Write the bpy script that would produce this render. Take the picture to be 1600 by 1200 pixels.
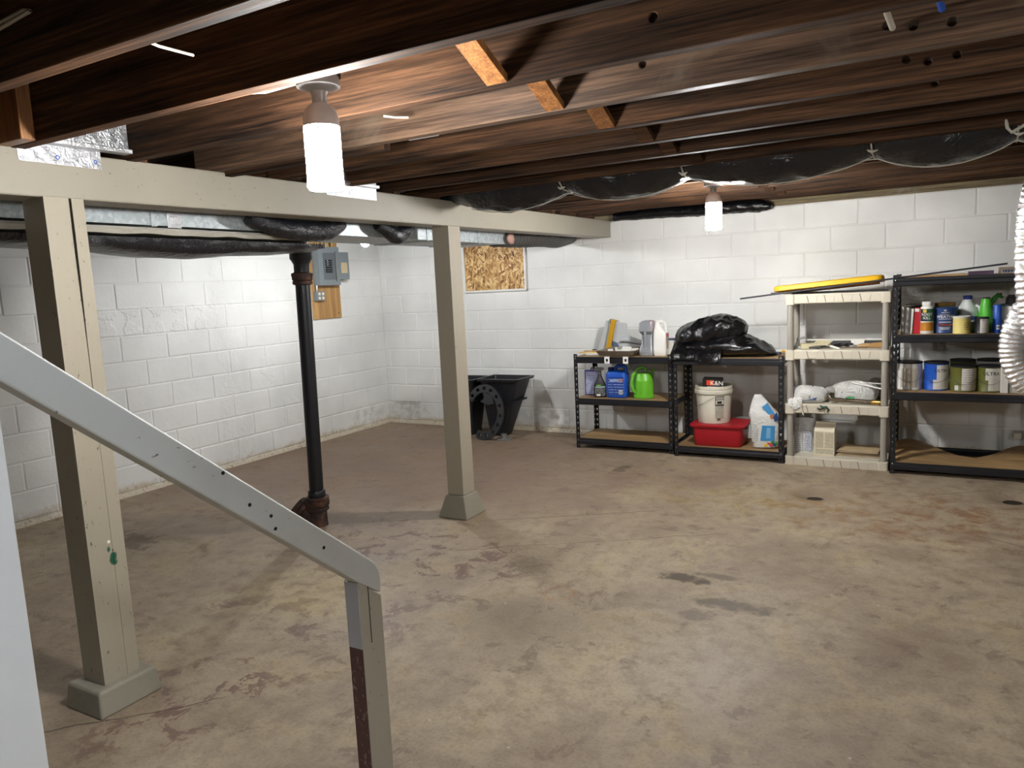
import bpy, bmesh, math, random
from mathutils import Vector, Matrix, noise as mnoise
random.seed(7)
PI = math.pi
SC = bpy.context.scene
COL = SC.collection
for o in list(bpy.data.objects): bpy.data.objects.remove(o)

# ------------------------------------------------------------------ camera, world, exposure
def cam_setup():
    f, yaw, pitch, roll = 1155.506, -0.516824, -0.130490, -0.047777
    F = Vector((math.sin(yaw)*math.cos(pitch), math.cos(yaw)*math.cos(pitch), math.sin(pitch)))
    R = Vector((math.cos(yaw), -math.sin(yaw), 0)); U = R.cross(F)
    R2 = R*math.cos(roll)+U*math.sin(roll); U2 = -R*math.sin(roll)+U*math.cos(roll)
    cd = bpy.data.cameras.new('camera'); co = bpy.data.objects.new('camera', cd); COL.objects.link(co)
    cd.sensor_fit = 'HORIZONTAL'; cd.sensor_width = 36.0; cd.lens = f/1600*36.0
    cd.clip_start = 0.02; cd.clip_end = 100
    M = Matrix((R2, U2, -F)).transposed().to_4x4(); M.translation = Vector((5.4828, -6.7152, 1.4984))
    co.matrix_world = M
    SC.camera = co
cam_setup()
W = bpy.data.worlds.new('world'); SC.world = W; W.use_nodes = True
W.node_tree.nodes['Background'].inputs[0].default_value = (0.75, 0.85, 1.0, 1)
W.node_tree.nodes['Background'].inputs[1].default_value = 0.35
SC.view_settings.view_transform = 'Standard'; SC.view_settings.look = 'None'
SC.view_settings.exposure = 0.5; SC.view_settings.gamma = 1.0; SC.view_settings.use_curve_mapping = False
SC.cycles.diffuse_bounces = 5; SC.cycles.glossy_bounces = 3; SC.cycles.max_bounces = 8; SC.cycles.sample_clamp_indirect = 8
SC.cycles.caustics_reflective = False; SC.cycles.caustics_refractive = False; SC.cycles.adaptive_threshold = .05
LAMP_NEAR, LAMP_FAR, LAMP_BULB, LAMP_STAIR, LAMP_RIGHT = 310.0, 540.0, 590.0, 42.0, 330.0

# ------------------------------------------------------------------ helpers: colour and nodes
def S(r, g, b, a=1.0):
    def c(x):
        x /= 255.0
        return x/12.92 if x <= 0.04045 else ((x+0.055)/1.055)**2.4
    return (c(r), c(g), c(b), a)

class NT:
    def __init__(s, name):
        s.m = bpy.data.materials.new(name); s.m.use_nodes = True
        s.t = s.m.node_tree; s.b = s.t.nodes['Principled BSDF']
    def n(s, typ, ins=None, **props):
        k = s.t.nodes.new(typ)
        for a, v in props.items(): setattr(k, a, v)
        for a, v in (ins or {}).items(): s.set(k.inputs[a], v)
        return k
    def set(s, sock, v):
        if isinstance(v, bpy.types.NodeSocket): s.t.links.new(v, sock)
        else:
            if sock.type == 'RGBA' and len(v) == 3: v = (*v, 1)
            sock.default_value = v
    def p(s, **kw):
        for a, v in kw.items(): s.set(s.b.inputs[a.replace('_', ' ')], v)
        return s
    def mix(s, fac, a, b, blend='MIX'):
        k = s.n('ShaderNodeMix', {0: fac, 6: a, 7: b}, data_type='RGBA', blend_type=blend); return k.outputs[2]
    def m2(s, op, a, b=0.0, c=0.0, clamp=False):
        k = s.n('ShaderNodeMath', {0: a, 1: b, 2: c}, operation=op, use_clamp=clamp); return k.outputs[0]
    def vm(s, op, a, b=(0, 0, 0)):
        k = s.n('ShaderNodeVectorMath', {0: a, 1: b}, operation=op)
        return k.outputs['Value'] if op in ('DOT_PRODUCT', 'LENGTH', 'DISTANCE') else k.outputs[0]
    def pos(s): return s.n('ShaderNodeNewGeometry').outputs['Position']
    def obj(s): return s.n('ShaderNodeTexCoord').outputs['Object']
    def rnd(s): return s.n('ShaderNodeObjectInfo').outputs['Random']
    def noise(s, vec, scale=5, detail=4, rough=.55, dist=0.0):
        key = (vec.node.name, vec.identifier, scale, detail, rough, dist); cache = s.__dict__.setdefault('cache', {})
        if key not in cache: cache[key] = s.n('ShaderNodeTexNoise', {'Vector': vec, 'Scale': scale, 'Detail': min(detail, 5), 'Roughness': rough, 'Distortion': dist}).outputs[0]
        return cache[key]
    def scale(s, vec, v): return s.vm('MULTIPLY', vec, v)
    def ramp(s, fac, stops):
        k = s.n('ShaderNodeValToRGB', {0: fac}); e = k.color_ramp.elements
        while len(e) < len(stops): e.new(0.5)
        for i, (q, c) in enumerate(stops):
            e[i].position = q; e[i].color = c if len(c) == 4 else (*c, 1)
        return k.outputs[0]
    def smooth(s, v, a, b, lo=0.0, hi=1.0):
        return s.n('ShaderNodeMapRange', {0: v, 1: a, 2: b, 3: lo, 4: hi}, interpolation_type='SMOOTHSTEP').outputs[0]
    def blob(s, pos, c, r, soft=.25, amp=.5, nscale=6):
        d = s.vm('LENGTH', s.vm('DIVIDE', s.vm('SUBTRACT', pos, c), r))
        nz = s.noise(pos, 3.0 if nscale < 6 else (11.0 if nscale < 20 else 28.0), 4, .6)
        d = s.m2('ADD', d, s.m2('MULTIPLY', s.m2('SUBTRACT', nz, .5), amp*2))
        return s.smooth(d, 1-soft, 1+soft, 1, 0)
    def line(s, pos, p0, p1, w, amp=.05, nscale=5):
        a, b = Vector(p0), Vector(p1); d = (b-a); L = d.length; d.normalize(); nn = Vector((-d.y, d.x, 0))
        q = s.vm('SUBTRACT', pos, a)
        al = s.vm('DOT_PRODUCT', q, d)
        pe = s.m2('ADD', s.vm('DOT_PRODUCT', q, nn), s.m2('MULTIPLY', s.m2('SUBTRACT', s.noise(pos, 3.0, 4, .6), .5), amp*2))
        m = s.smooth(s.m2('ABSOLUTE', pe), w*.5, w, 1, 0)
        e = s.m2('MULTIPLY', s.smooth(al, 0, .08), s.smooth(al, L-.08, L, 1, 0))
        return s.m2('MULTIPLY', m, e)
    def bump(s, h, strength=.3, dist=.01, prev=None):
        ins = {'Strength': strength, 'Distance': dist, 'Height': h}
        if prev is not None: ins['Normal'] = prev
        return s.n('ShaderNodeBump', ins).outputs[0]

MATS = {}
def plain(name, col, rough=.5, metal=0.0, bump=0.0, bscale=60, var=.06, coat=0.0, spec=.5):
    """a plain coloured surface with faint mottling and fine relief"""
    if name in MATS: return MATS[name]
    t = NT(name); o = t.obj()
    nz = t.noise(o, 9, 4, .6)
    dark = tuple(c*(1-var*2.2) for c in col[:3])
    t.p(Base_Color=t.mix(nz, (*dark, 1), (*col[:3], 1)), Roughness=t.smooth(t.noise(o, 25, 3), .2, .8, max(.02, rough-.06), min(1, rough+.06)), Metallic=metal)
    t.b.inputs['Specular IOR Level'].default_value = spec
    if coat: t.b.inputs['Coat Weight'].default_value = coat
    if bump: t.p(Normal=t.bump(t.noise(o, bscale, 4, .6), bump, .004))
    MATS[name] = t.m
    return t.m

# ------------------------------------------------------------------ materials
def mat_wall(left):
    t = NT('white_painted_block_left' if left else 'white_painted_block'); p = t.pos()
    sep = t.n('ShaderNodeSeparateXYZ', {0: p}); z = sep.outputs[2]
    big = t.noise(p, 1.3, 3, .5); fine = t.noise(p, 45, 5, .65); mid = t.noise(p, 9, 4, .6)
    c = t.mix(t.smooth(big, .3, .7), S(214, 214, 211), S(232, 232, 229))
    c = t.mix(t.m2('MULTIPLY', t.smooth(mid, .62, .8), .25), c, S(206, 206, 202))
    # yellowed, flaking base along the slab
    edge = t.m2('ADD', z, t.m2('MULTIPLY', t.m2('SUBTRACT', mid, .5), .18))
    low = t.smooth(edge, .03, .10, 1, 0)
    c = t.mix(t.m2('MULTIPLY', low, .75), c, S(196, 180, 150))
    c = t.mix(t.m2('MULTIPLY', t.smooth(fine, .52, .66), t.smooth(edge, .02, .09, .7, 0)), c, S(120, 96, 74))
    # grey mildew: in the corner, behind the tubs
    for cen, r, s_ in ((((0, -.35, .16), (.3, .30, .10), .4), ((0, -3.9, .06), (.3, .6, .06), .3)) if left else (((.30, 0, .16), (.28, .3, .10), .5), ((2.1, 0, .15), (.30, .3, .10), .5), ((.28, 0, .235), (.22, .2, .02), .6))):
        m = t.blob(p, cen, r, .5, .5, 8)
        c = t.mix(t.m2('MULTIPLY', t.m2('MULTIPLY', m, t.smooth(t.noise(p, 11.0, 4, .6), .40, .62)), s_*.8), c, S(126, 126, 116))
    for cen, r in () if left else (((.845, 0, 1.99), (.035, .1, .014)),):
        c = t.mix(t.blob(p, cen, r, .15, .35, 30), c, S(120, 72, 55))
    # mortar smears and the patched vertical crack on the left wall
    h = t.m2('ADD', t.m2('MULTIPLY', fine, .16), t.m2('MULTIPLY', mid, .35))
    if left:
        sm = t.smooth(t.m2('ABSOLUTE', t.m2('ADD', t.m2('ADD', sep.outputs[1], 2.2), t.m2('MULTIPLY', t.m2('SUBTRACT', t.noise(p, 3.0, 4, .6), .5), .35))), .02, .16, 1, 0)
        # a row of trowelled dabs along one course, and a few strays
        row = t.n('ShaderNodeTexVoronoi', {'Vector': t.scale(t.vm('ADD', p, (0, 3.3, -1.26)), (0, 4.9, 4.9)), 'Scale': 1.0, 'Randomness': .25}).outputs['Distance']
        dab = t.m2('ADD', row, t.m2('MULTIPLY', t.m2('SUBTRACT', t.noise(p, 11.0, 4, .6), .5), .7))
        dab = t.m2('MULTIPLY', t.smooth(dab, .34, .46, 1, 0), t.m2('MULTIPLY', t.smooth(t.m2('ABSOLUTE', t.m2('SUBTRACT', z, 1.365)), .09, .13, 1, 0), t.m2('MULTIPLY', t.smooth(sep.outputs[1], -3.5, -3.3), t.smooth(sep.outputs[1], -2.3, -2.15, 1, 0))))
        sm = t.m2('MAXIMUM', sm, t.m2('MULTIPLY', dab, .8))
        for cy, cz in ((-1.75, .85), (-1.5, .4), (-4.65, 1.4)):
            sm = t.m2('MAXIMUM', sm, t.m2('MULTIPLY', t.blob(p, (0, cy, cz), (.06, .10, .12), .25, .8, 14), .7))
        h = t.m2('ADD', h, t.m2('MULTIPLY', sm, t.m2('ADD', .25, t.m2('MULTIPLY', t.noise(p, 26, 4, .7, .6), 1.6))))
    t.p(Base_Color=c, Roughness=.6, Normal=t.bump(h, .55, .012))
    return t.m
def mat_floor():
    t = NT('stained_concrete'); p = t.pos()
    a = t.noise(p, .9, 6, .6, .4); b = t.noise(p, 2.6, 7, .65, .5); c3 = t.noise(p, 11, 6, .7); f = t.noise(p, 70, 4, .7)
    c = t.ramp(t.m2('ADD', t.m2('MULTIPLY', a, .55), t.m2('MULTIPLY', b, .45)), [(.30, S(128, 109, 92)), (.45, S(155, 138, 117)), (.56, S(173, 157, 133)), (.70, S(184, 167, 138))])
    c = t.mix(t.m2('MULTIPLY', t.smooth(t.noise(p, 2.6, 7, .65, .5), .54, .66), .5), c, S(168, 150, 116))     # ochre patches
    # old maroon paint left between the posts and the far corner
    rp = t.blob(p, (1.4, -1.6, 0), (2.2, 1.7, 1), .5, .35, 1.5)
    c = t.mix(t.m2('MULTIPLY', rp, .62), c, S(112, 84, 72))
    flake_n = t.noise(p, 5.5, 9, .72, .4); flake = t.smooth(flake_n, .53, .57)
    reg = t.m2('MAXIMUM', t.blob(p, (2.9, -3.5, 0), (.8, .5, 1), .4, .4, 3), t.m2('MAXIMUM', t.blob(p, (3.05, -5.05, 0), (.28, .35, 1), .4, .4, 5), t.blob(p, (2.9, -4.2, 0), (.55, .32, 1), .5, .4, 4)))
    c = t.mix(t.m2('MULTIPLY', t.m2('MULTIPLY', reg, flake), .75), c, S(106, 74, 70))
    c = t.mix(t.m2('MULTIPLY', t.smooth(flake_n, .57, .64), .5), c, S(106, 88, 78))
    # light worn patch by the handrail, yellow and rust smears near the right
    c = t.mix(t.m2('MULTIPLY', t.blob(p, (2.75, -4.08, 0), (.42, .30, 1), .35, .3, 5), .5), c, S(186, 166, 124))
    c = t.mix(t.m2('MULTIPLY', t.m2('MULTIPLY', t.blob(p, (4.55, -1.75, 0), (.7, .3, 1), .6, .5, 4), t.smooth(flake_n, .48, .6)), .6), c, S(170, 146, 88))
    c = t.mix(t.m2('MULTIPLY', t.m2('MULTIPLY', t.blob(p, (5.55, -1.75, 0), (.8, .5, 1), .6, .5, 3), t.smooth(flake_n, .45, .6)), .6), c, S(138, 92, 56))
    c = t.mix(t.m2('MULTIPLY', t.blob(p, (1.42, -4.05, 0), (.45, .30, 1), .2, .12, 3), .4), c, S(168, 152, 124))
    # dark stains
    for cen, r, s_ in (((4.43, -3.2, 0), (.12, .05, 1), .75), ((4.58, -3.12, 0), (.12, .03, 1), .5), ((4.72, -3.43, 0), (.17, .05, 1), .6), ((4.60, -3.60, 0), (.07, .05, 1), .45), ((3.34, -1.22, 0), (.05, .13, 1), .6), ((3.62, -3.35, 0), (.12, .10, 1), .4), ((3.9, -3.95, 0), (.3, .2, 1), .25), ((1.05, -3.95, 0), (.16, .11, 1), .6), ((.75, -4.75, 0), (.35, .18, 1), .4), ((4.83, -1.48, 0), (.13, .13, 1), .2), ((5.97, -1.17, 0), (.15, .12, 1), .2), ((2.0, -3.1, 0), (.5, .12, 1), .3)):
        c = t.mix(t.m2('MULTIPLY', t.blob(p, cen, r, .5, 2.0, 9), s_*1.15), c, S(66, 54, 44))
    crack = None
    for p0, p1, w in (((5.38, -1.32, 0), (5.92, -.95, 0), .006), ((3.0, -2.78, 0), (4.0, -2.15, 0), .005), ((3.02, -3.36, 0), (4.5, -2.45, 0), .004), ((4.3, -.7, 0), (4.75, -1.2, 0), .003), ((6.1, -2.2, 0), (5.7, -2.0, 0), .005), ((2.6, -5.6, 0), (3.2, -4.95, 0), .006)):
        m = t.line(p, p0, p1, w, .045, 6)
        crack = m if crack is None else t.m2('MAXIMUM', crack, m)
    c = t.mix(t.m2('MULTIPLY', crack, .7), c, S(58, 44, 36))
    rust = t.m2('ABSOLUTE', t.m2('SUBTRACT', t.vm('LENGTH', t.vm('SUBTRACT', p, (3.93, -3.62, 0))), .075))
    c = t.mix(t.m2('MULTIPLY', t.smooth(rust, .004, .014, 1, 0), t.m2('MULTIPLY', t.smooth(c3, .35, .6), .5)), c, S(176, 120, 72))
    # flecks of paint and grit
    vor = t.n('ShaderNodeTexVoronoi', {'Vector': p, 'Scale': 9.0}); fl = t.m2('LESS_THAN', t.m2('ADD', vor.outputs['Distance'], t.m2('MULTIPLY', f, .06)), .08)
    fl = t.m2('MULTIPLY', fl, t.m2('GREATER_THAN', t.n('ShaderNodeSeparateColor', {0: vor.outputs['Color']}).outputs[0], .62))
    c = t.mix(t.m2('MULTIPLY', fl, .55), c, S(214, 202, 178))
    vor2 = t.n('ShaderNodeTexVoronoi', {'Vector': p, 'Scale': 6.0}); f2 = t.m2('LESS_THAN', t.m2('ADD', vor2.outputs['Distance'], t.m2('MULTIPLY', c3, .12)), .09)
    f2 = t.m2('MULTIPLY', f2, t.m2('GREATER_THAN', t.n('ShaderNodeSeparateColor', {0: vor2.outputs['Color']}).outputs[1], .8))
    c = t.mix(t.m2('MULTIPLY', f2, .5), c, S(70, 54, 46))
    c = t.mix(t.m2('MULTIPLY', t.smooth(c3, .42, .66), .42), c, S(120, 102, 88))
    c = t.mix(t.m2('MULTIPLY', t.smooth(f, .45, .7), .3), c, S(96, 80, 68))
    h = t.m2('ADD', t.m2('MULTIPLY', c3, .5), t.m2('ADD', t.m2('MULTIPLY', f, .2), t.m2('MULTIPLY', b, .6)))
    t.p(Base_Color=c, Roughness=t.smooth(b, .3, .7, .50, .68), Normal=t.bump(h, .32, .008)); t.b.inputs['Specular IOR Level'].default_value = .35
    return t.m
def mat_wood(name, dark, light, axis=0, rough=.5, sc=1.0, spread=.35, pale=None, spec=.5):
    """sawn timber: grain stretched along one object axis, tint varying from board to board"""
    t = NT(name); o = t.obj(); r = t.rnd()
    off = t.n('ShaderNodeCombineXYZ', {0: t.m2('MULTIPLY', r, 37.0), 1: t.m2('MULTIPLY', r, 11.0), 2: t.m2('MULTIPLY', r, 23.0)}).outputs[0]
    k = [9.0*sc]*3; k[axis] = .55*sc
    v = t.scale(t.vm('ADD', o, off), tuple(k))
    g = t.noise(v, 2.2, 8, .62, 1.4)
    w = t.n('ShaderNodeTexWave', {'Vector': v, 'Scale': .42, 'Distortion': 16.0, 'Detail': 3.0, 'Detail Scale': .7, 'Detail Roughness': .6}, wave_type='BANDS', bands_direction='Z').outputs['Fac']
    k2 = [42.0*sc]*3; k2[axis] = 1.1*sc
    fib = t.noise(t.scale(o, tuple(k2)), 2.0, 4, .7)
    fac = t.m2('ADD', t.m2('MULTIPLY', g, .50), t.m2('ADD', t.m2('MULTIPLY', w, .14), t.m2('MULTIPLY', t.smooth(fib, .3, .7), .34)))
    c = t.ramp(fac, [(.25, dark), (.52, tuple((a+b)/2*.92 for a, b in zip(dark[:3], light[:3]))), (.72, light)])
    tone = t.m2('ADD', 1-spread, t.m2('MULTIPLY', r, spread*1.3))
    c = t.mix(1.0, c, t.n('ShaderNodeCombineXYZ', {0: tone, 1: tone, 2: tone}).outputs[0], 'MULTIPLY')
    if pale: c = t.mix(t.m2('MULTIPLY', t.smooth(t.noise(o, 2.3, 5, .65, .5), .56, .72), .6), c, pale)
    t.p(Base_Color=c, Roughness=t.smooth(fib, .3, .7, rough-.08, rough+.12), Normal=t.bump(t.m2('ADD', fib, t.m2('MULTIPLY', w, .4)), .25, .004))
    t.b.inputs['Specular IOR Level'].default_value = spec
    return t.m
def mat_osb():
    t = NT('strand_board'); o = t.obj(); cols = None
    for i, (rot, sc) in enumerate(((.5, 15), (-.8, 17), (1.5, 16))):
        mp = t.n('ShaderNodeMapping', {'Vector': o, 'Rotation': (0, rot, 0)}).outputs[0]; mp = t.scale(mp, (1, 1, 3.2))
        mp = t.vm('ADD', mp, t.scale(t.n('ShaderNodeTexNoise', {'Vector': o, 'Scale': 14.0, 'Detail': 3.0}).outputs['Color'], (.05, .05, .12)))
        vo = t.n('ShaderNodeTexVoronoi', {'Vector': mp, 'Scale': float(sc)})
        h = t.n('ShaderNodeSeparateColor', {0: vo.outputs['Color']}).outputs[0]
        c = t.ramp(h, [(.05, S(110, 70, 30)), (.3, S(164, 118, 62)), (.62, S(199, 158, 98)), (.95, S(228, 196, 142))])
        cols = c if cols is None else t.mix(t.m2('GREATER_THAN', t.n('ShaderNodeSeparateColor', {0: vo.outputs['Color']}).outputs[1], .55), cols, c)
    c = t.mix(t.m2('MULTIPLY', t.smooth(t.noise(o, 40, 4, .7), .55, .68), .5), cols, S(92, 56, 22))
    t.p(Base_Color=c, Roughness=.6, Normal=t.bump(t.noise(o, 60, 4), .3, .003)); return t.m
def mat_worn(name, col, chip, rough=.5, chips=(), amount=.68, grime=.18, axis=2):
    """gloss paint over timber with nicks and rubbed marks"""
    t = NT(name); o = t.obj()
    k = [14.0]*3; k[axis] = 1.0
    g = t.noise(t.scale(o, tuple(k)), 2.0, 5, .6)
    c = t.mix(t.m2('MULTIPLY', t.smooth(t.noise(o, 4, 5, .65), .45, .75), grime), col, tuple(x*.62 for x in col[:3]))
    n = t.smooth(t.noise(t.scale(o, tuple(60.0 if i != axis else 26.0 for i in range(3))), 1.0, 5, .7), amount, amount+.03)
    c = t.mix(n, c, chip)
    for cen, r, cc in chips: c = t.mix(t.blob(o, cen, r, .12, .4, 26), c, cc)
    t.p(Base_Color=c, Roughness=rough, Normal=t.bump(t.m2('SUBTRACT', t.m2('MULTIPLY', g, .6), n), .3, .004)); return t.m
def mat_foil(name, col=(.86, .86, .88), rough=.22, sc=40, strength=.8, ink=False):
    t = NT(name); o = t.obj()
    nz = t.noise(o, sc, 4, .65, .5); c = col
    if ink:
        v = t.n('ShaderNodeTexVoronoi', {'Vector': t.scale(o, (1, 1, 2.2)), 'Scale': 9.0})
        c = t.mix(t.m2('MULTIPLY', t.smooth(t.m2('ADD', v.outputs['Distance'], t.m2('MULTIPLY', t.noise(o, 90, 3, .7), .3)), .24, .27, 1, 0), .55), (*col, 1), S(60, 84, 150))
        gr = t.m2('LESS_THAN', t.m2('FRACT', t.m2('MULTIPLY', t.n('ShaderNodeSeparateXYZ', {0: o}).outputs[2], 50.0)), .12)
        c = t.mix(t.m2('MULTIPLY', gr, .12), c, S(70, 80, 120))
    t.p(Base_Color=c, Metallic=1.0, Roughness=rough, Normal=t.bump(nz, strength, .01)); return t.m
def mat_bag(name, col, rough=.22, sc=9, strength=.7):
    t = NT(name); o = t.obj()
    a = t.noise(o, sc, 6, .6, 1.2); r = t.m2('ABSOLUTE', t.m2('SUBTRACT', a, .5)); b = t.noise(o, sc*5, 4, .6, 1.0)
    t.p(Base_Color=col, Roughness=rough, Normal=t.bump(t.m2('ADD', t.m2('MULTIPLY', r, 2.0), t.m2('MULTIPLY', b, .25)), strength, .03)); return t.m
def mat_rust():
    t = NT('rusted_iron'); o = t.obj(); n = t.noise(o, 14, 6, .65)
    t.p(Base_Color=t.ramp(n, [(.3, S(34, 28, 27)), (.5, S(62, 44, 38)), (.68, S(104, 66, 46))]), Roughness=.72, Metallic=.15, Normal=t.bump(t.noise(o, 60, 4, .7), .5, .004)); return t.m
def mat_emit(name, col, strength):
    t = NT(name); t.p(Base_Color=(1, 1, 1, 1), Roughness=.5); t.set(t.b.inputs['Emission Color'], col); t.b.inputs['Emission Strength'].default_value = strength; return t.m
def mat_galv():
    t = NT('galvanized_sheet'); o = t.obj()
    v = t.n('ShaderNodeTexVoronoi', {'Vector': o, 'Scale': 60.0})
    s = t.n('ShaderNodeSeparateColor', {0: v.outputs['Color']}).outputs[0]
    t.p(Base_Color=t.mix(s, S(176, 186, 190), S(205, 212, 215)), Metallic=.7, Roughness=t.smooth(t.noise(o, 8, 3), .3, .7, .50, .62), Normal=t.bump(t.noise(o, 5, 3), .15, .01)); return t.m
def mat_text_label(name, ground, ink, sc=(1, 1, 90), cover=.5):
    """a printed label seen too far away to read: rows of fine print"""
    t = NT(name); o = t.obj(); s = t.n('ShaderNodeSeparateXYZ', {0: o})
    row = t.m2('FRACT', t.m2('MULTIPLY', s.outputs[2], sc[2]))
    w = t.noise(t.scale(o, (180, 180, sc[2]*1.0)), 1.0, 2, .5)
    m = t.m2('MULTIPLY', t.m2('LESS_THAN', row, cover), t.m2('GREATER_THAN', w, .46))
    t.p(Base_Color=t.mix(t.m2('MULTIPLY', m, .75), ground, ink), Roughness=.45); return t.m

M_WALL = mat_wall(False); M_WALL_L = mat_wall(True); M_FLOOR = mat_floor()
M_JOIST = mat_wood('dark_joist_timber', S(24, 18, 15), S(104, 74, 52), 0, .72, spread=.4, spec=.12)
M_JOIST2 = mat_wood('greyed_joist_timber', S(40, 30, 25), S(120, 94, 74), 0, .5, spread=.2, pale=S(112, 100, 86), spec=.25)
M_BRIDGE = mat_wood('bridging_timber', S(96, 58, 32), S(190, 130, 76), 2, .42, 1.5)
M_SUB = mat_wood('subfloor_boards', S(26, 18, 15), S(62, 42, 32), 1, .7)
M_BEAM = mat_worn('taupe_beam_paint', S(152, 146, 132), S(104, 96, 84), .48, amount=.655, axis=1, grime=.12)
M_POST = mat_worn('taupe_post_paint', S(160, 152, 135), S(84, 72, 58), .5, amount=.64, grime=.14,
                  chips=(((.09, .02, .56), (.03, .022, .035), S(28, 84, 62)), ((.09, .005, .60), (.03, .010, .018), S(34, 92, 68)), ((.09, .01, .63), (.03, .008, .008), S(230, 230, 220))))
M_POST2 = mat_worn('taupe_post_paint_plain', S(160, 152, 135), S(92, 80, 66), .5, amount=.66, grime=.14)
M_CONC = plain('grey_concrete_footing', S(150, 144, 128), .75, bump=.5, bscale=50, var=.12)
M_RAIL = mat_worn('grey_white_rail_paint', S(190, 192, 190), S(70, 62, 58), .42, amount=.66, grime=.3, axis=1)
M_NEWEL = mat_worn('newel_paint', S(170, 165, 150), S(90, 88, 78), .45, amount=.64, grime=.2)
M_MAROON = mat_worn('maroon_worn_paint', S(92, 62, 62), S(150, 132, 128), .4, amount=.58, grime=.35)
M_PALEBLUE = plain('pale_paint_cool_lit', S(196, 198, 206), .45)
M_RUST = mat_rust(); M_PIPE = plain('black_iron', S(34, 35, 40), .42, .2, bump=.2, bscale=40, var=.15)
M_GALV = mat_galv(); M_FOIL = mat_foil('foil_tape', (.62, .63, .65), rough=.45, sc=60, strength=.5)
M_FOILINK = mat_foil('printed_foil_facing', (.60, .61, .64), rough=.42, sc=30, strength=.9, ink=True)
M_HOSE = mat_foil('crinkled_foil_hose', (.93, .93, .94), .24, 55, .9)
M_BLACKWRAP = mat_bag('black_duct_wrap', S(26, 27, 32), .3, 8, .5)
M_BAG = mat_bag('black_bin_liner', S(13, 13, 15), .2, 7, .3)
M_WBAG = mat_bag('white_shopping_bag', S(226, 226, 222), .35, 16, .7)
M_BLKMET = plain('black_powder_coat', S(24, 25, 30), .38, .0, var=.05)
M_BLKPLA = plain('black_plastic', S(26, 28, 33), .42, bump=.1)
M_PARTICLE = mat_wood('particle_board', S(120, 92, 58), S(190, 156, 108), 0, .62, .8, .15)
M_OSB = mat_osb(); M_PLY = mat_wood('plywood', S(150, 108, 60), S(206, 164, 106), 2, .5, .5, .1)
M_WHITE = plain('white_plastic', S(232, 231, 226), .38); M_PAPER = plain('white_paper', S(226, 224, 216), .6)
M_CERAM = plain('porcelain', S(176, 176, 176), .35); M_CAP = plain('lamp_grey_plastic', S(214, 208, 206), .4)
M_PANEL = plain('panel_grey_enamel', S(122, 130, 134), .42, var=.04); M_CREAM = plain('cream_resin', S(206, 198, 180), .5, bump=.1)
M_GREYRES = plain('grey_resin', S(158, 152, 142), .5); M_CABLE = plain('white_cable_sheath', S(196, 190, 176), .5)
M_YEL = plain('yellow_plastic', S(242, 186, 20), .42); M_RED = plain('red_plastic', S(168, 22, 36), .4); M_BUCKET = plain('dirty_white_bucket', S(222, 217, 200), .5, var=.14)
M_BLUE = plain('blue_plastic', S(28, 84, 184), .35); M_NAVY = plain('navy_label', S(34, 66, 122), .45); M_GREEN = plain('lime_green_plastic', S(104, 184, 44), .38)
M_STEEL = plain('brushed_steel', S(170, 168, 164), .3, 1.0); M_BRASS = plain('brass', S(190, 150, 80), .3, 1.0)
M_TINGREY = plain('silver_plastic', S(150, 153, 158), .32, .25); M_WOOD = mat_wood('pale_wood', S(170, 130, 80), S(222, 190, 140), 0, .5, 1.2, .1)
M_INK = plain('black_ink', S(24, 24, 26), .5); M_CARD = plain('grey_cardboard', S(168, 150, 126), .7)
M_DARK = plain('dark_recess', S(10, 9, 9), .9); M_OLIVE = plain('olive_label', S(98, 100, 40), .45)

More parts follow.
